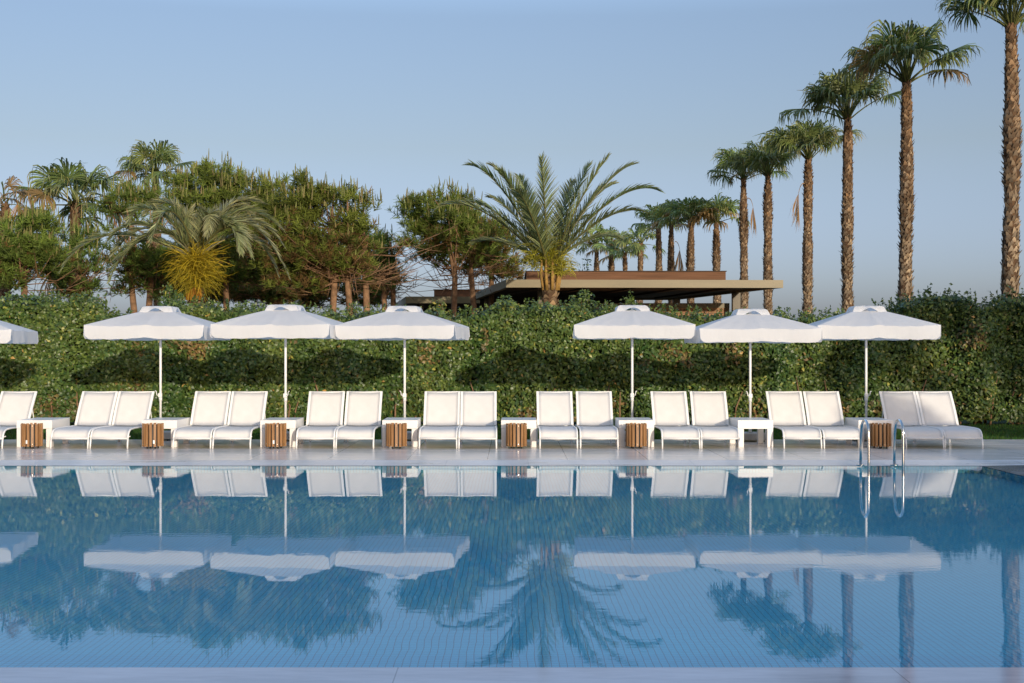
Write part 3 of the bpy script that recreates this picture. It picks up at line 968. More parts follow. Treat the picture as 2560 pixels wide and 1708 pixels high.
def fan_crown(seed, nleaf=26, scale=1.0, dead=.12, elo=4, ehi=80, wind=-.12, nseg=30, light=1.0):
    g = rng(seed)
    geos = []
    for i in range(nleaf):
        f = i / (nleaf - 1)
        el = math.radians(ehi + (elo - ehi) * f ** .85 + g.normal(0, 5))
        az = i * 2.39996 + g.normal(0, .25)
        h = np.array([math.cos(az), math.sin(az), 0])
        d = h * math.cos(el) + np.array([0, 0, math.sin(el)]) + np.array([wind, 0, 0])
        d = unit(d)
        pl_ = scale * g.uniform(1.05, 1.4) * (.70 + .45 * f)
        p0 = h * .07 + np.array([0, 0, -.05 + .12 * (1 - f)])
        p2 = d * pl_ + DOWN * pl_ * .10 * math.cos(el)
        p1 = d * pl_ * .5 + np.array([0, 0, .06])
        geos.append(petiole(g, p0, p1, p2, .018 * scale))
        d2 = unit(p2 - p1)
        d2 = unit(d2 + DOWN * .18 * math.cos(el))
        n = np.array([0, 0, 1.0]) * math.cos(el) - h * math.sin(el)
        n = unit(n + g.normal(0, .25, 3))
        old = g.uniform() < dead and (f > .45 or dead >= 1)
        col = (.20, .13, .05) if old else ((.10, .145, .046) if g.uniform() < .65 else (.145, .175, .058))
        col = tuple(c * light for c in col)
        tip = (.30, .20, .09) if (old or g.uniform() < .45) else (.18, .18, .075)
        geos.append(fan_leaf(g, p2, d2, n, scale * g.uniform(.85, 1.08), nseg, g.uniform(.8, 1.12), col, tip))
    # young spear leaves
    for k in range(3):
        p = np.array([g.normal(0, .03), g.normal(0, .03), .1])
        geos.append(petiole(g, p, p + [0, 0, .4], p + np.array([g.normal(0, .08), g.normal(0, .08), .95 * scale]), .03 * scale, (.09, .13, .03)))
    return geos


def palm_trunk(seed, H, r=.215, neck=.12, boots=True, z0=0.0, dz=.088, tan=(.33, .255, .18), brown=(.215, .13, .072)):
    """column wrapped in old leaf bases"""
    g = rng(seed)
    zs = np.linspace(z0, H, max(6, int((H - z0) / .35)))
    wob = lumps(seed, 6, .05, .25)
    cx = wob(np.stack([zs, zs * 0, zs], 1)) * .05; cx -= cx[-1]

    def rad(z):
        u = (H - z)
        return r * (1 + .10 * np.sin(z * 1.9 + seed) + .06 * np.sin(z * 4.3)) * np.clip(.58 + .42 * np.clip(u / 1.6, 0, 1), 0, 1) * (.94 + .1 * np.clip(1 - z / H, 0, 1))
    a = np.linspace(0, 2 * math.pi, 15)
    rr_ = rad(zs)
    C = np.stack([np.stack([cx + rr_ * .93 * math.cos((a[i] + a[i + 1]) / 2), rr_ * .93 * math.sin((a[i] + a[i + 1]) / 2), zs], 1) for i in range(14)])
    S = np.stack([np.repeat([[-math.sin((a[i] + a[i + 1]) / 2), math.cos((a[i] + a[i + 1]) / 2), 0]], len(zs), 0) for i in range(14)])
    Wd = np.repeat(rr_[None] * .23, 14, 0)
    base = strips_geo(C, S, Wd, np.array([[.10, .06, .035]] * 14))
    nb = int((H - z0) / dz * 8.5)
    i = np.arange(nb)
    z = z0 + (H - z0) * i / nb + g.normal(0, .02, nb)
    ph = i * 2.39996 + g.normal(0, .14, nb)
    out = np.stack([np.cos(ph), np.sin(ph), 0 * ph], 1); tan_ = np.stack([-np.sin(ph), np.cos(ph), 0 * ph], 1)
    rb = rad(z) * .95
    cxx = np.interp(z, zs, cx)
    surf = np.stack([cxx, 0 * z, z], 1) + out * rb[:, None]
    stick = np.where(g.uniform(0, 1, nb) < .10, g.uniform(.05, .11, nb), g.uniform(.012, .05, nb))
    band = np.clip(np.sin(z * 1.1 + seed) * 1.2 - .55, 0, .5) * .09
    stick = (stick + band)[:, None]
    lh = g.uniform(.085, .165, nb)[:, None]
    up = np.array([0, 0, 1.0])
    skew = tan_ * g.normal(0, .03, (nb, 1))
    C = np.stack([surf - out * .01, surf + up * lh * .5 + out * stick * .45 + skew * .5, surf + up * lh + out * stick + skew], 1)
    wb = g.uniform(.045, .085, nb) * r / .215
    Wd = np.stack([wb, wb * .75, wb * .22], 1)
    S = np.repeat(tan_[:, None], 3, 1)
    u = np.clip((H - z) / (H * .62) + g.normal(0, .22, nb), 0, 1)[:, None]
    c = np.array(brown) * (1 - u) + np.array(tan) * u
    c = c * g.uniform(.6, 1.25, (nb, 1))
    cc = np.stack([c * .8, c, c * 1.12], 1)
    return [base, strips_geo(C, S, Wd, cc)]


def hanging_frond(seed, p, L=1.3, lean=-.25):
    g = rng(seed)
    p = np.array(p)
    geos = [petiole(g, p, p + np.array([lean * .8, -.05, .05]), p + np.array([lean * 1.2, -.1, -.45]), .015, (.25, .15, .06))]
    geos.append(fan_leaf(g, p + np.array([lean * 1.2, -.1, -.45]), np.array([lean * .3, -.05, -1.0]), np.array([1.0, -.4, 0]), L, 22, .9, (.30, .17, .06), (.36, .22, .09), 45))
    return geos


ROW = 'row of tall fan palms receding behind the pavilion'


def fan_palm(seed, xd, ycrown, D, label, scale=1.0, r=.215, nleaf=26, dead=.12, hang=None, group=ROW, z0=0.0, elo=4, ehi=80, nseg=36, boots=.07, wind=-.12):
    p = atd(xd, ycrown, D)
    H = p[2]
    root = empty('fan_palm', (p[0], D, -.05))
    tag(root, label, 'palm tree', group)
    ribbon_mesh('trunk', palm_trunk(seed, H + .05, r, z0=z0, dz=boots), M['bark'], root)
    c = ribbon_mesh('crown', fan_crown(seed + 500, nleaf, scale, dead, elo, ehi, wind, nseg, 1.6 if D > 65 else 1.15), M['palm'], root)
    c.location = (0, 0, H + .05); c.rotation_euler.z = rr.uniform(0, .6)
    if hang:
        for k, (zz, ln, L) in enumerate(hang):
            ribbon_mesh('dead_frond', hanging_frond(seed + 40 + k, (np.sign(ln) * r * .9, -r * .6, H - zz), L, ln), M['palm'], root)
    return root


fan_palm(101, 2320, 62, 35, 'tallest fan palm, cut by the right edge and top of the frame', 1.02, .205, 22, .1, elo=30)
fan_palm(102, 2080, 188, 41, 'second tallest fan palm, standing clear beside the tallest', 1.2, .2, 22, .14, elo=30)
fan_palm(103, 1945, 272, 47, 'third tallest fan palm, fully clear of the pavilion roof', 1.15, .19, 21, .12, elo=30)
fan_palm(104, 1855, 366, 57, 'fan palm with a dead orange frond hanging left, right of the pavilion roof', 1.15, .205, 21, .12, hang=[(1.0, -.24, 1.5)], elo=30)
fan_palm(105, 1762, 404, 62, 'fan palm passing behind the right end of the pavilion roof, bright young leaf', 1.1, .205, 20, .15, elo=30)
fan_palm(106, 1706, 412, 66, 'fan palm behind the pavilion column, dead frond hanging right', 1.08, .20, 20, .15, hang=[(.9, .22, 1.4)], elo=18)
fan_palm(107, 1644, 512, 70, 'right one of two shorter palms behind the right end of the brown roof box', .98, .2, 18, .2, elo=15, nseg=24)
fan_palm(108, 1587, 512, 70, 'left one of two shorter palms behind the right end of the brown roof box', .98, .2, 18, .2, elo=15, nseg=24)
fan_palm(109, 1541, 516, 74, 'shorter fan palm behind the brown roof box with a green frond down its trunk', .88, .19, 16, .35, hang=[(.9, .22, 2.0)], elo=10, nseg=22)
fan_palm(110, 1511, 520, 78, 'shorter fan palm behind the brown roof box, thick pale trunk, leafing leftwards', .9, .2, 17, .25, elo=10, nseg=22)
fan_palm(111, 1470, 560, 86, 'small far fan palm with dense grey crown behind the roof box', .85, .2, 16, .3, elo=-12, nseg=20)
fan_palm(112, 1434, 580, 90, 'smallest far fan palm with the narrowest trunk behind the roof box', .85, .17, 15, .3, elo=-8, nseg=20)
fan_palm(113, 1403, 562, 94, 'far fan palm with a round brown-green crown behind the roof box', .9, .2, 16, .35, elo=-15, nseg=20)
fan_palm(114, 1370, 556, 98, 'farthest fan palm, half hidden by the yellow-flowered palm fronds', .95, .2, 16, .5, elo=-20, nseg=20)
LG = 'fan palms rising among the pines'
fan_palm(121, 172, 470, 45, 'fan palm with broad fans and a hanging orange frond among the left pines', 1.08, .20, 20, .25, hang=[(1.6, -.3, 1.4)], group=LG, elo=-8, ehi=75)
fan_palm(122, 357, 402, 60, 'fan palm rising highest above the left pines', 1.05, .17, 24, .25, group=LG, elo=-5)
fan_palm(123, 12, 470, 40, 'withered fan palm with drooping orange fronds at the left edge', .62, .17, 9, 1.0, group=LG, elo=-30, ehi=70, hang=[(-.5, .25, 1.0)])


# ---------------------------------------------------------------- date palms
def frond_geo(g, pts, L=.42, npairs=62, col=(.10, .125, .05), tipc=(.24, .21, .10), vee=.7):
    col = tuple(c * 1.85 for c in col); tipc = tuple(c * 1.35 for c in tipc)
    """feather frond along control points (cubic bezier)"""
    p0, p1, p2, p3 = [np.array(p, float) for p in pts]
    t = np.linspace(0, 1, 22)[:, None]
    bez = lambda t: (1 - t) ** 3 * p0 + 3 * t * (1 - t) ** 2 * p1 + 3 * t * t * (1 - t) * p2 + t ** 3 * p3
    C = bez(t); T = unit(np.gradient(C, axis=0))
    ref = np.array([0, 0, 1.0])
    sd = unit(np.cross(T, ref) + np.array([0, 1e-3, 0])); nn = np.cross(sd, T)
    Wd = np.linspace(.035, .004, 22)
    rach = strips_geo(np.stack([C, C]), np.stack([sd, nn]), np.stack([Wd, Wd]), np.array([[.22, .20, .07]] * 2))
    tt = np.linspace(.10, .995, npairs)
    tt = np.repeat(tt, 2) + g.normal(0, .003, npairs * 2)
    side = np.tile([1.0, -1.0], npairs)[:, None]
    tq = np.clip(tt, 0, 1)[:, None]
    c0 = bez(tq)
    T2 = unit(bez(np.clip(tq + .01, 0, 1.01)) - bez(tq - .01))
    sd2 = unit(np.cross(T2, ref) + np.array([0, 1e-3, 0])); nn2 = np.cross(sd2, T2)
    env = np.clip(np.sin(np.clip(tq * .93 + .06, 0, 1) ** .8 * math.pi) ** .5, .3, 1)
    ll = L * env * g.uniform(.85, 1.12, (len(tt), 1))
    dv = unit(T2 * (.85 + .75 * tq ** 2) + sd2 * side * .74 + nn2 * vee * g.uniform(.3, 1.1, (len(tt), 1)) + rdir(g, len(tt)) * .10)
    e1 = c0 + dv * ll * .5; e2 = e1 + unit(dv + DOWN * .22) * ll * .5
    Sx = unit(np.cross(dv, nn2 + .2 * T2)); roll = g.uniform(-1.15, 1.15, (len(tt), 1))
    Sx = Sx * np.cos(roll) + np.cross(unit(dv), Sx) * np.sin(roll)
    w = .0140
    CC = np.stack([c0, e1, e2], 1)
    k = g.uniform(.75, 1.25, (len(tt), 1))
    cb = np.array(col) * k; ct = np.array(tipc) * .55 + cb * .45
    cols = np.stack([cb, cb, ct], 1)
    return [rach, strips_geo(CC, np.repeat(Sx[:, None], 3, 1), np.tile([w, w, .002], (len(tt), 1)), cols)]


def strands(g, c, n, Rr, col, stalk=None, up=.35, squash=1.0):
    """spray of flower strands arching out of c"""
    c = np.array(c)
    d = rdir(g, n); d[:, 2] = np.abs(d[:, 2]) * 1.0 - .25; d = unit(d)
    L = Rr * g.uniform(.4, 1.1, (n, 1))
    st = c + np.stack([g.normal(0, .05, n), g.normal(0, .05, n), g.uniform(-.45, .25, n)], 1) * Rr * np.array([2.2, 2.2, 1])
    P = [st]
    dk = unit(d + np.array([0, 0, up]))
    for k in range(5):
        P.append(P[-1] + dk * L * .22)
        dk = unit(dk + DOWN * .30 + g.normal(0, .26, (n, 3)))
    C = np.stack(P, 1); C[:, :, 2] = c[2] + (C[:, :, 2] - c[2]) * squash
    S = np.repeat(unit(np.cross(d, rdir(g, n)))[:, None], 6, 1)
    w = np.tile([.006, .0075, .0075, .0075, .007, .004], (n, 1))
    cc = np.array(col) * g.uniform(.65, 1.25, (n, 1))
    return strips_geo(C, S, w, cc)


# yellow flowered palm in the middle
D = 35.0
g = rng(61)
root = empty('date_palm', (1.02, D, -.05))
tag(root, 'feather-leaved palm with upright fronds and yellow flowers before the pavilion', 'palm tree')
off = np.array(root.location)
bp = at(1371, 655, D)
H = bp[2] + .05
ribbon_mesh('trunk', palm_trunk(62, H - .10, .27, dz=.11, tan=(.30, .22, .15), brown=(.26, .17, .09)), M['bark'], root)
tips = [(1171, 420, -.5, .85), (1226, 402, .9, .7), (1354, 396, -.2, .1), (1477, 402, .8, .3), (1517, 398, -.4, .3), (1588, 408, .2, .62), (1645, 484, -.5, 1.0), (1096, 522, -.2, .95), (1222, 478, 1.5, .6),
        (1298, 425, 1.3, .35), (1436, 436, 1.5, .2), (1290, 500, -2.1, .5), (1480, 520, 2.2, .5), (1560, 585, 1.6, .6), (1180, 600, 1.2, .6), (1250, 440, -.9, .5), (1540, 450, .9, .55), (1600, 540, -1.0, .8), (1150, 500, .8, .8)]
for i, (x, y, dy, sag) in enumerate(tips):
    e = at(x, y, D) + np.array([0, dy, 0])
    v = e - bp
    up = np.array([0, 0, 1.0])
    ln = np.linalg.norm(v)
    s0 = bp + np.array([v[0] * .03, dy * .05, -.12])
    c1 = bp + v * .30 + up * sag * ln * .16
    c2 = bp + v * .72 + up * sag * ln * .27
    if i == 7: c2 = at(1165, 478, D)
    col = (.105, .125, .055) if i % 3 else (.085, .115, .045)
    ribbon_mesh('frond', frond_geo(g, (s0, c1, c2, e), .62, 72, col, (.26, .22, .11), .36), M['palm'], root, off)
geos = [strands(g, at(1372, 640, D), 260, .75, (.32, .30, .03), up=.9),
        strands(g, at(1400, 668, D - .2), 240, .55, (.40, .36, .05), up=.5), strands(g, at(1335, 655, D - .1), 130, .55, (.33, .31, .04), up=.7)]
ribbon_mesh('flower_strands', geos, M['flower'], root, off)
b = MB()
for k in range(9):
    a = k * .7; x = .20 * math.cos(a)
    b.tube([(x, .2 * math.sin(a), H - .75), (x * 1.3, .26 * math.sin(a), H - .35), (x * 1.25, .24 * math.sin(a), H + .05)], [.05, .045, .025], 6)
b.build('leaf_bases', plain('leaf_base_orange', (.40, .24, .07), .7, .2, var=.25, scale=5), root)

# arching palm with the orange flower ball on the left
D = 34.0
bp = at(492, 640, D)
root = empty('date_palm', (bp[0], D, -.05))
tag(root, 'feather-leaved palm with drooping fronds and a ball of orange flower strands', 'palm tree')
off = np.array(root.location)
H = bp[2] + .05
ribbon_mesh('trunk', palm_trunk(64, H - .4, .25, dz=.11), M['bark'], root)
arcs = [((420, 540), (340, 520), (300, 610), -1.0), ((440, 500), (380, 460), (330, 470), .8), ((560, 520), (610, 540), (620, 640), -.9), ((560, 470), (640, 480), (700, 610), .5), ((450, 560), (380, 560), (330, 650), -.8), ((540, 450), (560, 400), (640, 440), 1.2), ((330, 560), (235, 560), (172, 680), -.6), ((400, 500), (300, 530), (250, 640), .9), ((430, 470), (360, 450), (352, 560), -1.0),
        ((460, 440), (400, 400), (345, 500), .6), ((470, 470), (430, 440), (410, 620), -1.3),
        ((520, 470), (560, 480), (545, 600), -1.2), ((560, 480), (600, 510), (640, 645), -.6), ((570, 450), (650, 500), (722, 692), .0),
        ((550, 430), (620, 440), (690, 560), 1.0), ((480, 520), (440, 470), (425, 510), 1.6), ((500, 540), (510, 500), (520, 500), .4), ((470, 540), (455, 500), (470, 520), .1), ((530, 540), (560, 510), (575, 560), -.6),
        ((580, 540), (640, 560), (680, 680), .8), ((380, 560), (300, 590), (262, 700), .4), ((520, 450), (570, 420), (600, 480), 1.5)]
for i, (a1, a2, e, dy) in enumerate(arcs):
    a1, a2, e = [(p_[0], p_[1] + max(0, 575 - p_[1]) * .42) for p_ in (a1, a2, e)]
    P1, P2, P3 = at(*a1, D) + [0, dy * .4, 0], at(*a2, D) + [0, dy * .8, 0], at(*e, D) + [0, dy, 0]
    s0 = bp + np.array([(P1[0] - bp[0]) * .04, dy * .05, -.05])
    col = (.145, .15, .075) if i % 2 else (.115, .135, .06)
    ribbon_mesh('frond', frond_geo(g, (s0, P1, P2, P3), .52, 70, col, (.27, .22, .12), .35), M['palm'], root, off)
cb = at(489, 668, D - .35)
geos = [strands(g, cb, 620, .90, (.43, .32, .024), up=.35), strands(g, cb + [0, 0, -.15], 380, .8, (.36, .30, .03), up=-.2)]
ribbon_mesh('flower_strands', geos, M['flower'], root, off)
b = MB()
for k in range(8):
    x = (k - 3.5) * .045
    b.tube([(x * 1.2, -.30, H - 1.15), (x, -.34, H - .75), (x * .8, -.36, H - .35)], [.028, .026, .02], 6)
b.build('flower_stalks', plain('flower_stalk_orange', (.50, .24, .035), .6, .3, var=.2, scale=5), root)


# -------------------------------------------------------------------- pines
def pine(seed, D, blobs, trunks, label, dens=1.0, tint=(1, 1, 1), brown=.35, bare=30, group='pines behind the hedge'):
    """blobs: (cx, cy, rx, ry) in overview pixels; trunks: list of (x at ground, x where it meets the crown, y there)"""
    g = rng(seed)
    bx = trunks[0][0]
    root = empty('pine_tree', (*atd(bx, 806, D)[:2], -.05))
    tag(root, label, 'pine tree', group)
    off = np.array(root.location)
    sc = K * D / F
    allP, allG, allH = [], [], []
    gap = lumps(seed, 16, .35, 1.3)
    ztop = max(atd(0, c[1] - c[3], D)[2] for c in blobs); zbot = min(atd(0, c[1] + c[3], D)[2] for c in blobs)
    for (cx, cy, rx, ry) in blobs:
        c = atd(cx, cy, D); ax, az = rx * sc, ry * sc; ay = min(ax, 2.2)
        nc = int(dens * 15.0 * (ax * az + ax * ay + ay * az))
        d = rdir(g, nc)
        rad = g.uniform(.10, 1, nc) ** .42
        Pc0 = c + d * rad[:, None] * np.array([ax, ay, az]) + g.normal(0, .14, (nc, 3))
        keep = gap(Pc0) > -.55 - .3 * (rad < .6)
        Pc0 = Pc0[keep]; d = d[keep]
        q = 11                                             # tufts in one branch-end clump
        o_ = rdir(g, len(Pc0) * q); o_[:, 2] = np.abs(o_[:, 2]) * 1.0 - .25
        P = np.repeat(Pc0, q, 0) + o_ * g.uniform(.08, .40, (len(o_), 1))
        d = unit(np.repeat(d, q, 0) * .35 + o_ * .65)
        allP.append(P); allG.append(unit(d * .55 + np.array([0, -.1, .75]))); allH.append((P[:, 2] - zbot) / (ztop - zbot))
    P = np.concatenate(allP); G = np.concatenate(allG); Hh = np.concatenate(allH)
    n = len(P)
    m = 16
    # each tuft is a short twig set with needles
    tw = g.uniform(.10, .22, n)
    f = g.uniform(0, 1, (n, m))
    nd = unit(G[:, None] * .95 + rdir(g, n * m).reshape(n, m, 3) * .95)
    st = P[:, None] + G[:, None] * (tw[:, None] * f)[..., None]
    nl = g.uniform(.14, .26, (n, m))[..., None]
    en = st + nd * nl + DOWN * nl * .12
    C = np.stack([st, en], 2).reshape(-1, 2, 3)
    S = unit(np.cross(nd.reshape(-1, 3), rdir(g, n * m)))
    cb = np.array([.145, .185, .038]) * np.repeat(g.uniform(.6, 1.35, (n // 11 + 1, 1)), 11, 0)[:n] * np.array(tint)
    bw = (g.uniform(0, 1, n) < brown * np.clip(1.35 - Hh * 1.9, 0.03, 1))
    cb[bw] = np.array([.17, .105, .038]) * g.uniform(.6, 1.2, (bw.sum(), 1))
    cn = np.repeat(cb[:, None], m, 1).reshape(-1, 3) * g.uniform(.8, 1.2, (n * m, 1))
    geos = [strips_geo(C, np.repeat(S[:, None], 2, 1), np.tile([.011, .005], (n * m, 1)), cn)]
    # upright new growth
    cd = (g.uniform(0, 1, n) < np.clip(Hh * .6 - .17, .008, .34)) & (G[:, 2] > .6)
    Pc = P[cd] + G[cd] * tw[cd][:, None]
    for rep in range(2):
        k = len(Pc)
        q = Pc + g.normal(0, .07, (k, 3)); hh = g.uniform(.16, .40, k)[:, None] * np.clip(Hh[cd][:, None] + .2, .3, 1)
        u = unit(np.array([0, 0, 1.0]) + g.normal(0, .09, (k, 3)))
        C = np.stack([q, q + u * hh * .6, q + u * hh], 1)
        a = rdir(g, k); a[:, 2] = 0; a = unit(a); a2 = np.stack([-a[:, 1], a[:, 0], a[:, 2]], 1)
        w = np.tile([.018, .016, .006], (k, 1))
        t = g.uniform(0, 1, (k, 1))
        cc = np.array([.22, .25, .075]) * t + np.array([.24, .19, .09]) * (1 - t)
        geos += [strips_geo(C, np.repeat(x_[:, None], 3, 1), w, cc) for x_ in (a, a2)]
    ribbon_mesh('crown', geos, M['needle'], root, off)
    # trunk and limbs
    for ti, (xg, xc, yc) in enumerate(trunks):
        b = MB()
        p0 = atd(xg, 806, D); p0[2] = -.05; p1 = atd(xc, yc, D); p1[1] += g.uniform(-.3, .3)
        top = P[np.argmin(np.abs(P[:, 0] - p1[0]) * 2 + np.abs(P[:, 2] - ztop + .5))]
        mid = (p0 + p1) / 2 + np.array([g.normal(0, .12), 0, 0])
        pts = [p0 - off, mid - off, p1 - off, (p1 * .5 + top * .5) + g.normal(0, .12, 3) - off, top - off]
        b.tube(pts, [.13, .11, .09, .055, .02], 8)
        near = P[np.abs(P[:, 0] - p1[0]) < 3.2]
        for k in range(26):
            e = near[g.integers(len(near))]
            h = g.uniform(0, 1)
            s = p1 * (1 - h) + (p1 * .4 + top * .6) * h
            mdl = s * .45 + e * .55 + np.array([0, 0, -.25 + g.normal(0, .12)])
            b.tube([s - off, mdl - off, e - off], [.034, .022, .009], 5)
        for k in range(int(bare * .6)):                       # bare dead twigs low in the crown
            h = g.uniform(0, .5)
            s = p1 * (1 - h) + (p1 * .5 + top * .5) * h + np.array([0, 0, g.uniform(-.4, .3)])
            e = s + np.array([g.normal(0, 1.1), g.normal(-.3, .5), g.uniform(-.1, .75)])
            mdl = (s + e) / 2 + np.array([0, 0, -.22])
            b.tube([s - off, mdl - off, e - off], [.016, .011, .005], 5)
            for q in range(2):
                e2 = mdl + (e - mdl) * g.uniform(0, 1) + g.normal(0, .38, 3)
                b.tube([mdl - off, (mdl + e2) / 2 - off + [0, 0, -.04], e2 - off], [.010, .008, .004], 4)
        b.build('trunk', M['wood_bark'], root)
    return root


pine(201, 36, [(45, 560, 95, 70), (30, 630, 85, 45), (95, 610, 50, 50)], [(48, 60, 660)], 'broad green pine at the left edge below the withered palm', 1.25, (.95, 1.05, 1), .15, 14)
pine(202, 39, [(200, 590, 38, 42), (185, 645, 58, 45)], [(172, 180, 650)], 'small dark pine around the trunk of the left fan palm', 1.0, (.8, .95, .95), .3, 20)
pine(203, 40, [(300, 505, 66, 58), (290, 575, 58, 60), (345, 640, 75, 50), (385, 560, 70, 80)], [(318, 300, 640), (345, 350, 620)], 'pine partly hidden behind the drooping palm fronds', 1.25, (.9, 1, .95), .25, 14)
pine(204, 42, [(470, 470, 95, 78), (560, 500, 85, 75), (530, 590, 125, 75), (440, 600, 90, 70)], [(520, 520, 640)], 'tall bushy pine behind the orange-flowered palm', 1.2, (1.0, 1.02, .95), .3, 20)
pine(205, 38, [(700, 480, 75, 65), (775, 500, 68, 80), (640, 550, 78, 80), (760, 585, 110, 68), (690, 620, 90, 45)], [(778, 770, 640), (800, 800, 650), (860, 835, 620)], 'large pine with bare branching trunks left of the sky gap', 1.15, (1.05, 1, .9), .45, 36)
pine(206, 46, [(855, 585, 48, 62), (880, 630, 45, 40)], [(895, 880, 650), (925, 900, 660)], 'dark pine at the left side of the sky gap', 1.05, (.62, .8, .85), .2, 24)
pine(207, 44, [(1010, 505, 92, 55), (975, 560, 55, 55), (1075, 560, 95, 58)], [(1052, 1045, 640), (1085, 1080, 620)], 'rounded pine right of the sky gap, leaning over the lower pavilion', 1.0, (.95, 1, .95), .4, 34)
pine(208, 47, [(1150, 560, 62, 55), (1140, 620, 60, 35)], [(1120, 1128, 640)], 'brownish pine behind the left fronds of the yellow-flowered palm', .9, (1.0, .92, .9), .6, 30)
pine(209, 54, [(430, 650, 90, 40), (530, 650, 90, 42), (620, 640, 90, 45), (710, 650, 85, 42), (800, 645, 70, 42), (870, 655, 45, 34), (470, 676, 110, 26), (640, 678, 110, 26), (800, 678, 100, 24)], [(640, 640, 680), (700, 705, 680), (760, 760, 680)], 'low dark thicket pine in the shade behind the larger pines', 1.2, (.55, .65, .65), .5, 20)
shrub(58, [(1345, 588, 40), (1310, 600, 24)], 92, 'distant round dark bush behind the brown roof box', 900, .22, (.6, .8, .9), 'distant_bush', 'bush', 'far bushes behind the pavilion')


# ----------------------------------------------------------------- pavilions
def pavilion(loc, poly, z0, z1, box, label):
    root = empty('pavilion', (*loc, -.05))
    ox, oy, oz = loc[0], loc[1], -.05
    rel = lambda pts: [(x - ox, y - oy) for x, y in pts]
    tag(root, label, 'pavilion', 'flat roofed pavilions behind the hedge')
    P = [Vector(p) for p in rel(poly)]
    c = sum(P, Vector((0, 0))) / len(P)
    # deep fascia frame and a thin roof deck inside it
    inn = [c + (p - c) * .965 for p in P]
    b = MB()
    n = len(P)
    for i in range(n):
        j = (i + 1) % n
        q = [P[i], P[j], inn[j], inn[i]]
        b.prism([(p.x, p.y) for p in q], z0 - oz, z1 - oz)
    rf = b.build('fascia', M['fascia'], root)
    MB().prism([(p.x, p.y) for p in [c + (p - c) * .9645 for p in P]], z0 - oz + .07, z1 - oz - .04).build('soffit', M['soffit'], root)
    x0, x1, y0, y1, zt = box
    MB().box(x0 - ox, x1 - ox, y0 - oy, y1 - oy, z1 - oz - .04, zt - oz).build('roof_box', M['roofwood'], root)
    MB().box(x0 - ox - .03, x1 - ox + .03, y0 - oy - .03, y1 - oy + .03, zt - oz, zt - oz + .025).build('roof_trim', M['soffit'], root)
    return root, (lambda x: x - ox), (lambda y: y - oy), (lambda z: z - oz)


r_, fx, fy, fz_ = pavilion((4, 45), [(-.18, 40), (8.28, 40.3), (6.2, 50), (-1.5, 50)], 3.58, 3.82, (.46, 6.8, 42.0, 48.0, 4.18), 'flat-roofed timber pavilion with bronze fascia right of the yellow-flowered palm')
for x, y in ((7.45, 43.9), (.95, 42.2), (6.05, 48.6), (-.9, 48.6)):
    MB().box(fx(x) - .13, fx(x) + .13, fy(y) - .13, fy(y) + .13, 0, fz_(3.59), .006).build('column', M['dark_bronze'], r_)
MB().box(fx(1.1), fx(7.3), fy(44.3), fy(44.45), fz_(3.10), fz_(3.26)).build('beam', M['fascia'], r_)
MB().box(fx(1.1), fx(7.3), fy(44.33), fy(44.42), 0, fz_(3.097)).build('slat_wall', M['slatwall'], r_)
MB().box(fx(-1.2), fx(4.6), fy(49.4), fy(49.55), 0, fz_(3.6)).build('shade_wall', M['dark_wall'], r_)  # wall added to make the interior look dark
b = MB()
for k in range(5):
    x = .9 + k * 1.5
    b.add([(fx(x), fy(40.5), fz_(3.59)), (fx(x + .12), fy(40.5), fz_(3.59)), (fx(x - 1.6 + .12), fy(49.3), fz_(3.59)), (fx(x - 1.6), fy(49.3), fz_(3.59)),
           (fx(x), fy(40.5), fz_(3.66)), (fx(x + .12), fy(40.5), fz_(3.66)), (fx(x - 1.6 + .12), fy(49.3), fz_(3.66)), (fx(x - 1.6), fy(49.3), fz_(3.66))],
          [(3, 2, 1, 0), (4, 5, 6, 7), (0, 1, 5, 4), (1, 2, 6, 5), (2, 3, 7, 6), (3, 0, 4, 7)])
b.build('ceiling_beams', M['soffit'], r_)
r_, fx, fy, fz_ = pavilion((-1.5, 54), [(-4.1, 51), (2.2, 51.2), (1.2, 59), (-5.1, 58)], 3.50, 3.76, (-3.1, .4, 52.5, 57.5, 4.08), 'lower flat-roofed dark pavilion behind the rounded pine')
for x, y in ((-3.6, 52), (-.6, 52), (1.6, 52)):
    MB().box(fx(x) - .12, fx(x) + .12, fy(y) - .12, fy(y) + .12, 0, fz_(3.51), .006).build('column', M['soffit'], r_)
MB().box(fx(-3.4), fx(1.5), fy(51.95), fy(52.05), fz_(2.86), fz_(2.93)).build('beam', M['fascia'], r_)
MB().box(fx(-4.3), fx(1.4), fy(57.3), fy(57.5), 0, fz_(3.52)).build('shade_wall', M['dark_wall'], r_)  # same added wall, giving this interior its darkness by colour


# --------------------------- garden trees behind the photographer (their shade falls on the right of the deck)
def garden_tree(seed, x, y, h, r_, zc, n, label):
    g = rng(seed)
    root = empty('garden_tree', (x, y, -.05)); tag(root, label, 'tree', 'garden trees shading the right side of the pool')
    gap = lumps(seed, 14, .2, .9)
    d = rdir(g, n); P = np.array([0, 0, zc]) + d * (g.uniform(.1, 1, n) ** .4)[:, None] * np.array([r_, r_, h - zc])
    P = P[gap(P) > -.12]; n = len(P)
    L = g.uniform(.14, .26, n)
    ribbon_mesh('crown', [leaves_geo(g, P, rdir(g, n), L, L * .3, np.tile([.06, .09, .02], (n, 1)))], M['leaf'], root)
    b = MB(); b.tube([(0, 0, 0), (.1, 0, zc * .5), (0, .1, zc), (0, 0, h - .6)], [.2, .16, .11, .03], 10)
    for k in range(14):
        e = P[g.integers(n)]; b.tube([(0, .05, zc * .7 + k * .05), tuple(e * .5 + np.array([0, 0, zc * .4])), tuple(e)], [.06, .04, .01], 6)
    b.build('trunk', M['wood_bark'], root)


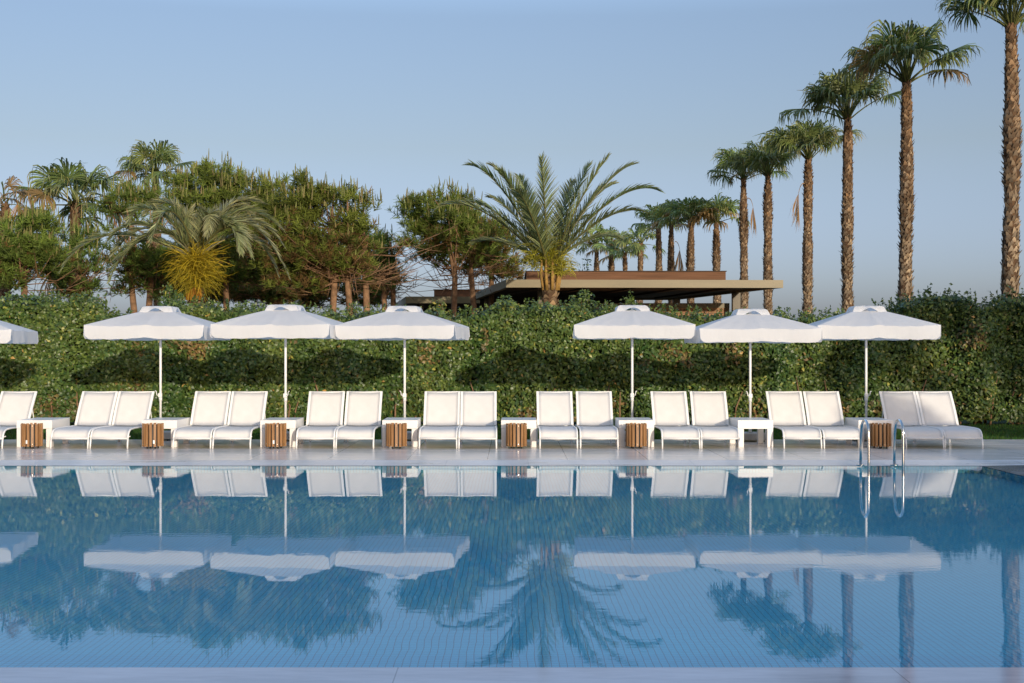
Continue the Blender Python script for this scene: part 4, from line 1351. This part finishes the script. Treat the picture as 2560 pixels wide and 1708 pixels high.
garden_tree(301, 17.7, -6, 5.5, 1.2, 3.6, 2600, 'leafy garden tree behind the photographer, nearest the pool')
garden_tree(302, 24.2, -7, 9.0, 3.7, 5.2, 48000, 'tall leafy garden tree behind the photographer')

# --------------------------------------------------------------------- light
Ldir = Vector((-.37, 1.0, -.148)).normalized()
sun = bpy.data.lights.new('sun', 'SUN'); sun.energy = 2.15; sun.angle = R(.55); sun.color = (1.0, .88, .71)
so = bpy.data.objects.new('sun', sun); COL.objects.link(so)
so.rotation_euler = Ldir.to_track_quat('-Z', 'Y').to_euler()
so.location = (10, -20, 20)
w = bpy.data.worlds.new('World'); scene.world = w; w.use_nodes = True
nt = w.node_tree
sky = nt.nodes.new('ShaderNodeTexSky'); sky.sky_type = 'NISHITA'; sky.sun_disc = False
sky.sun_elevation = math.asin(-Ldir.z); sky.sun_rotation = math.atan2(-Ldir.x, -Ldir.y)
sky.air_density = .7; sky.dust_density = 2.0; sky.ozone_density = 1.0
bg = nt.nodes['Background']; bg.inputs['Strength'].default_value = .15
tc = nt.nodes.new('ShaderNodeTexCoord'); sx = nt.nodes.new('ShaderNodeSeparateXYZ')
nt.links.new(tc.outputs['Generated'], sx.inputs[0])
wb = ramp(nt, sx.outputs['Z'], [(.0, (.60, .645, 1.10)), (.05, (.69, .675, .91)), (.152, (.80, .695, .68)), (.245, (.875, .80, .805)), (.50, (2.85, 2.92, 3.0))])   # sky tint by elevation; overhead sky brightened well past the model to add fill
back_dim = nt.nodes.new('ShaderNodeMapRange')                  # sky behind the camera dimmed to take fill off upright faces
back_dim.inputs['From Min'].default_value = .2; back_dim.inputs['From Max'].default_value = -.6
back_dim.inputs['To Min'].default_value = 1.0; back_dim.inputs['To Max'].default_value = .45
nt.links.new(sx.outputs['Y'], back_dim.inputs['Value'])
nt.links.new(mix(nt, 1.0, mix(nt, 1.0, sky.outputs[0], wb, 'MULTIPLY'), back_dim.outputs[0], 'MULTIPLY'), bg.inputs['Color'])

# -------------------------------------------------------------------- camera
cam = bpy.data.cameras.new('camera'); co = bpy.data.objects.new('camera', cam); COL.objects.link(co)
co.location = (0, 0, CH); co.rotation_euler = (R(90), 0, 0)
cam.sensor_width = 36; cam.lens = F / 2560 * 36; cam.shift_y = 24 / 2560
cam.clip_start = .1; cam.clip_end = 4000
scene.camera = co
scene.view_settings.view_transform = 'Standard'; scene.view_settings.look = 'None'
scene.view_settings.exposure = .6; scene.view_settings.gamma = 1
scene.render.engine = 'CYCLES'
scene.cycles.max_bounces = 8; scene.cycles.transparent_max_bounces = 8
scene.cycles.use_denoising = True
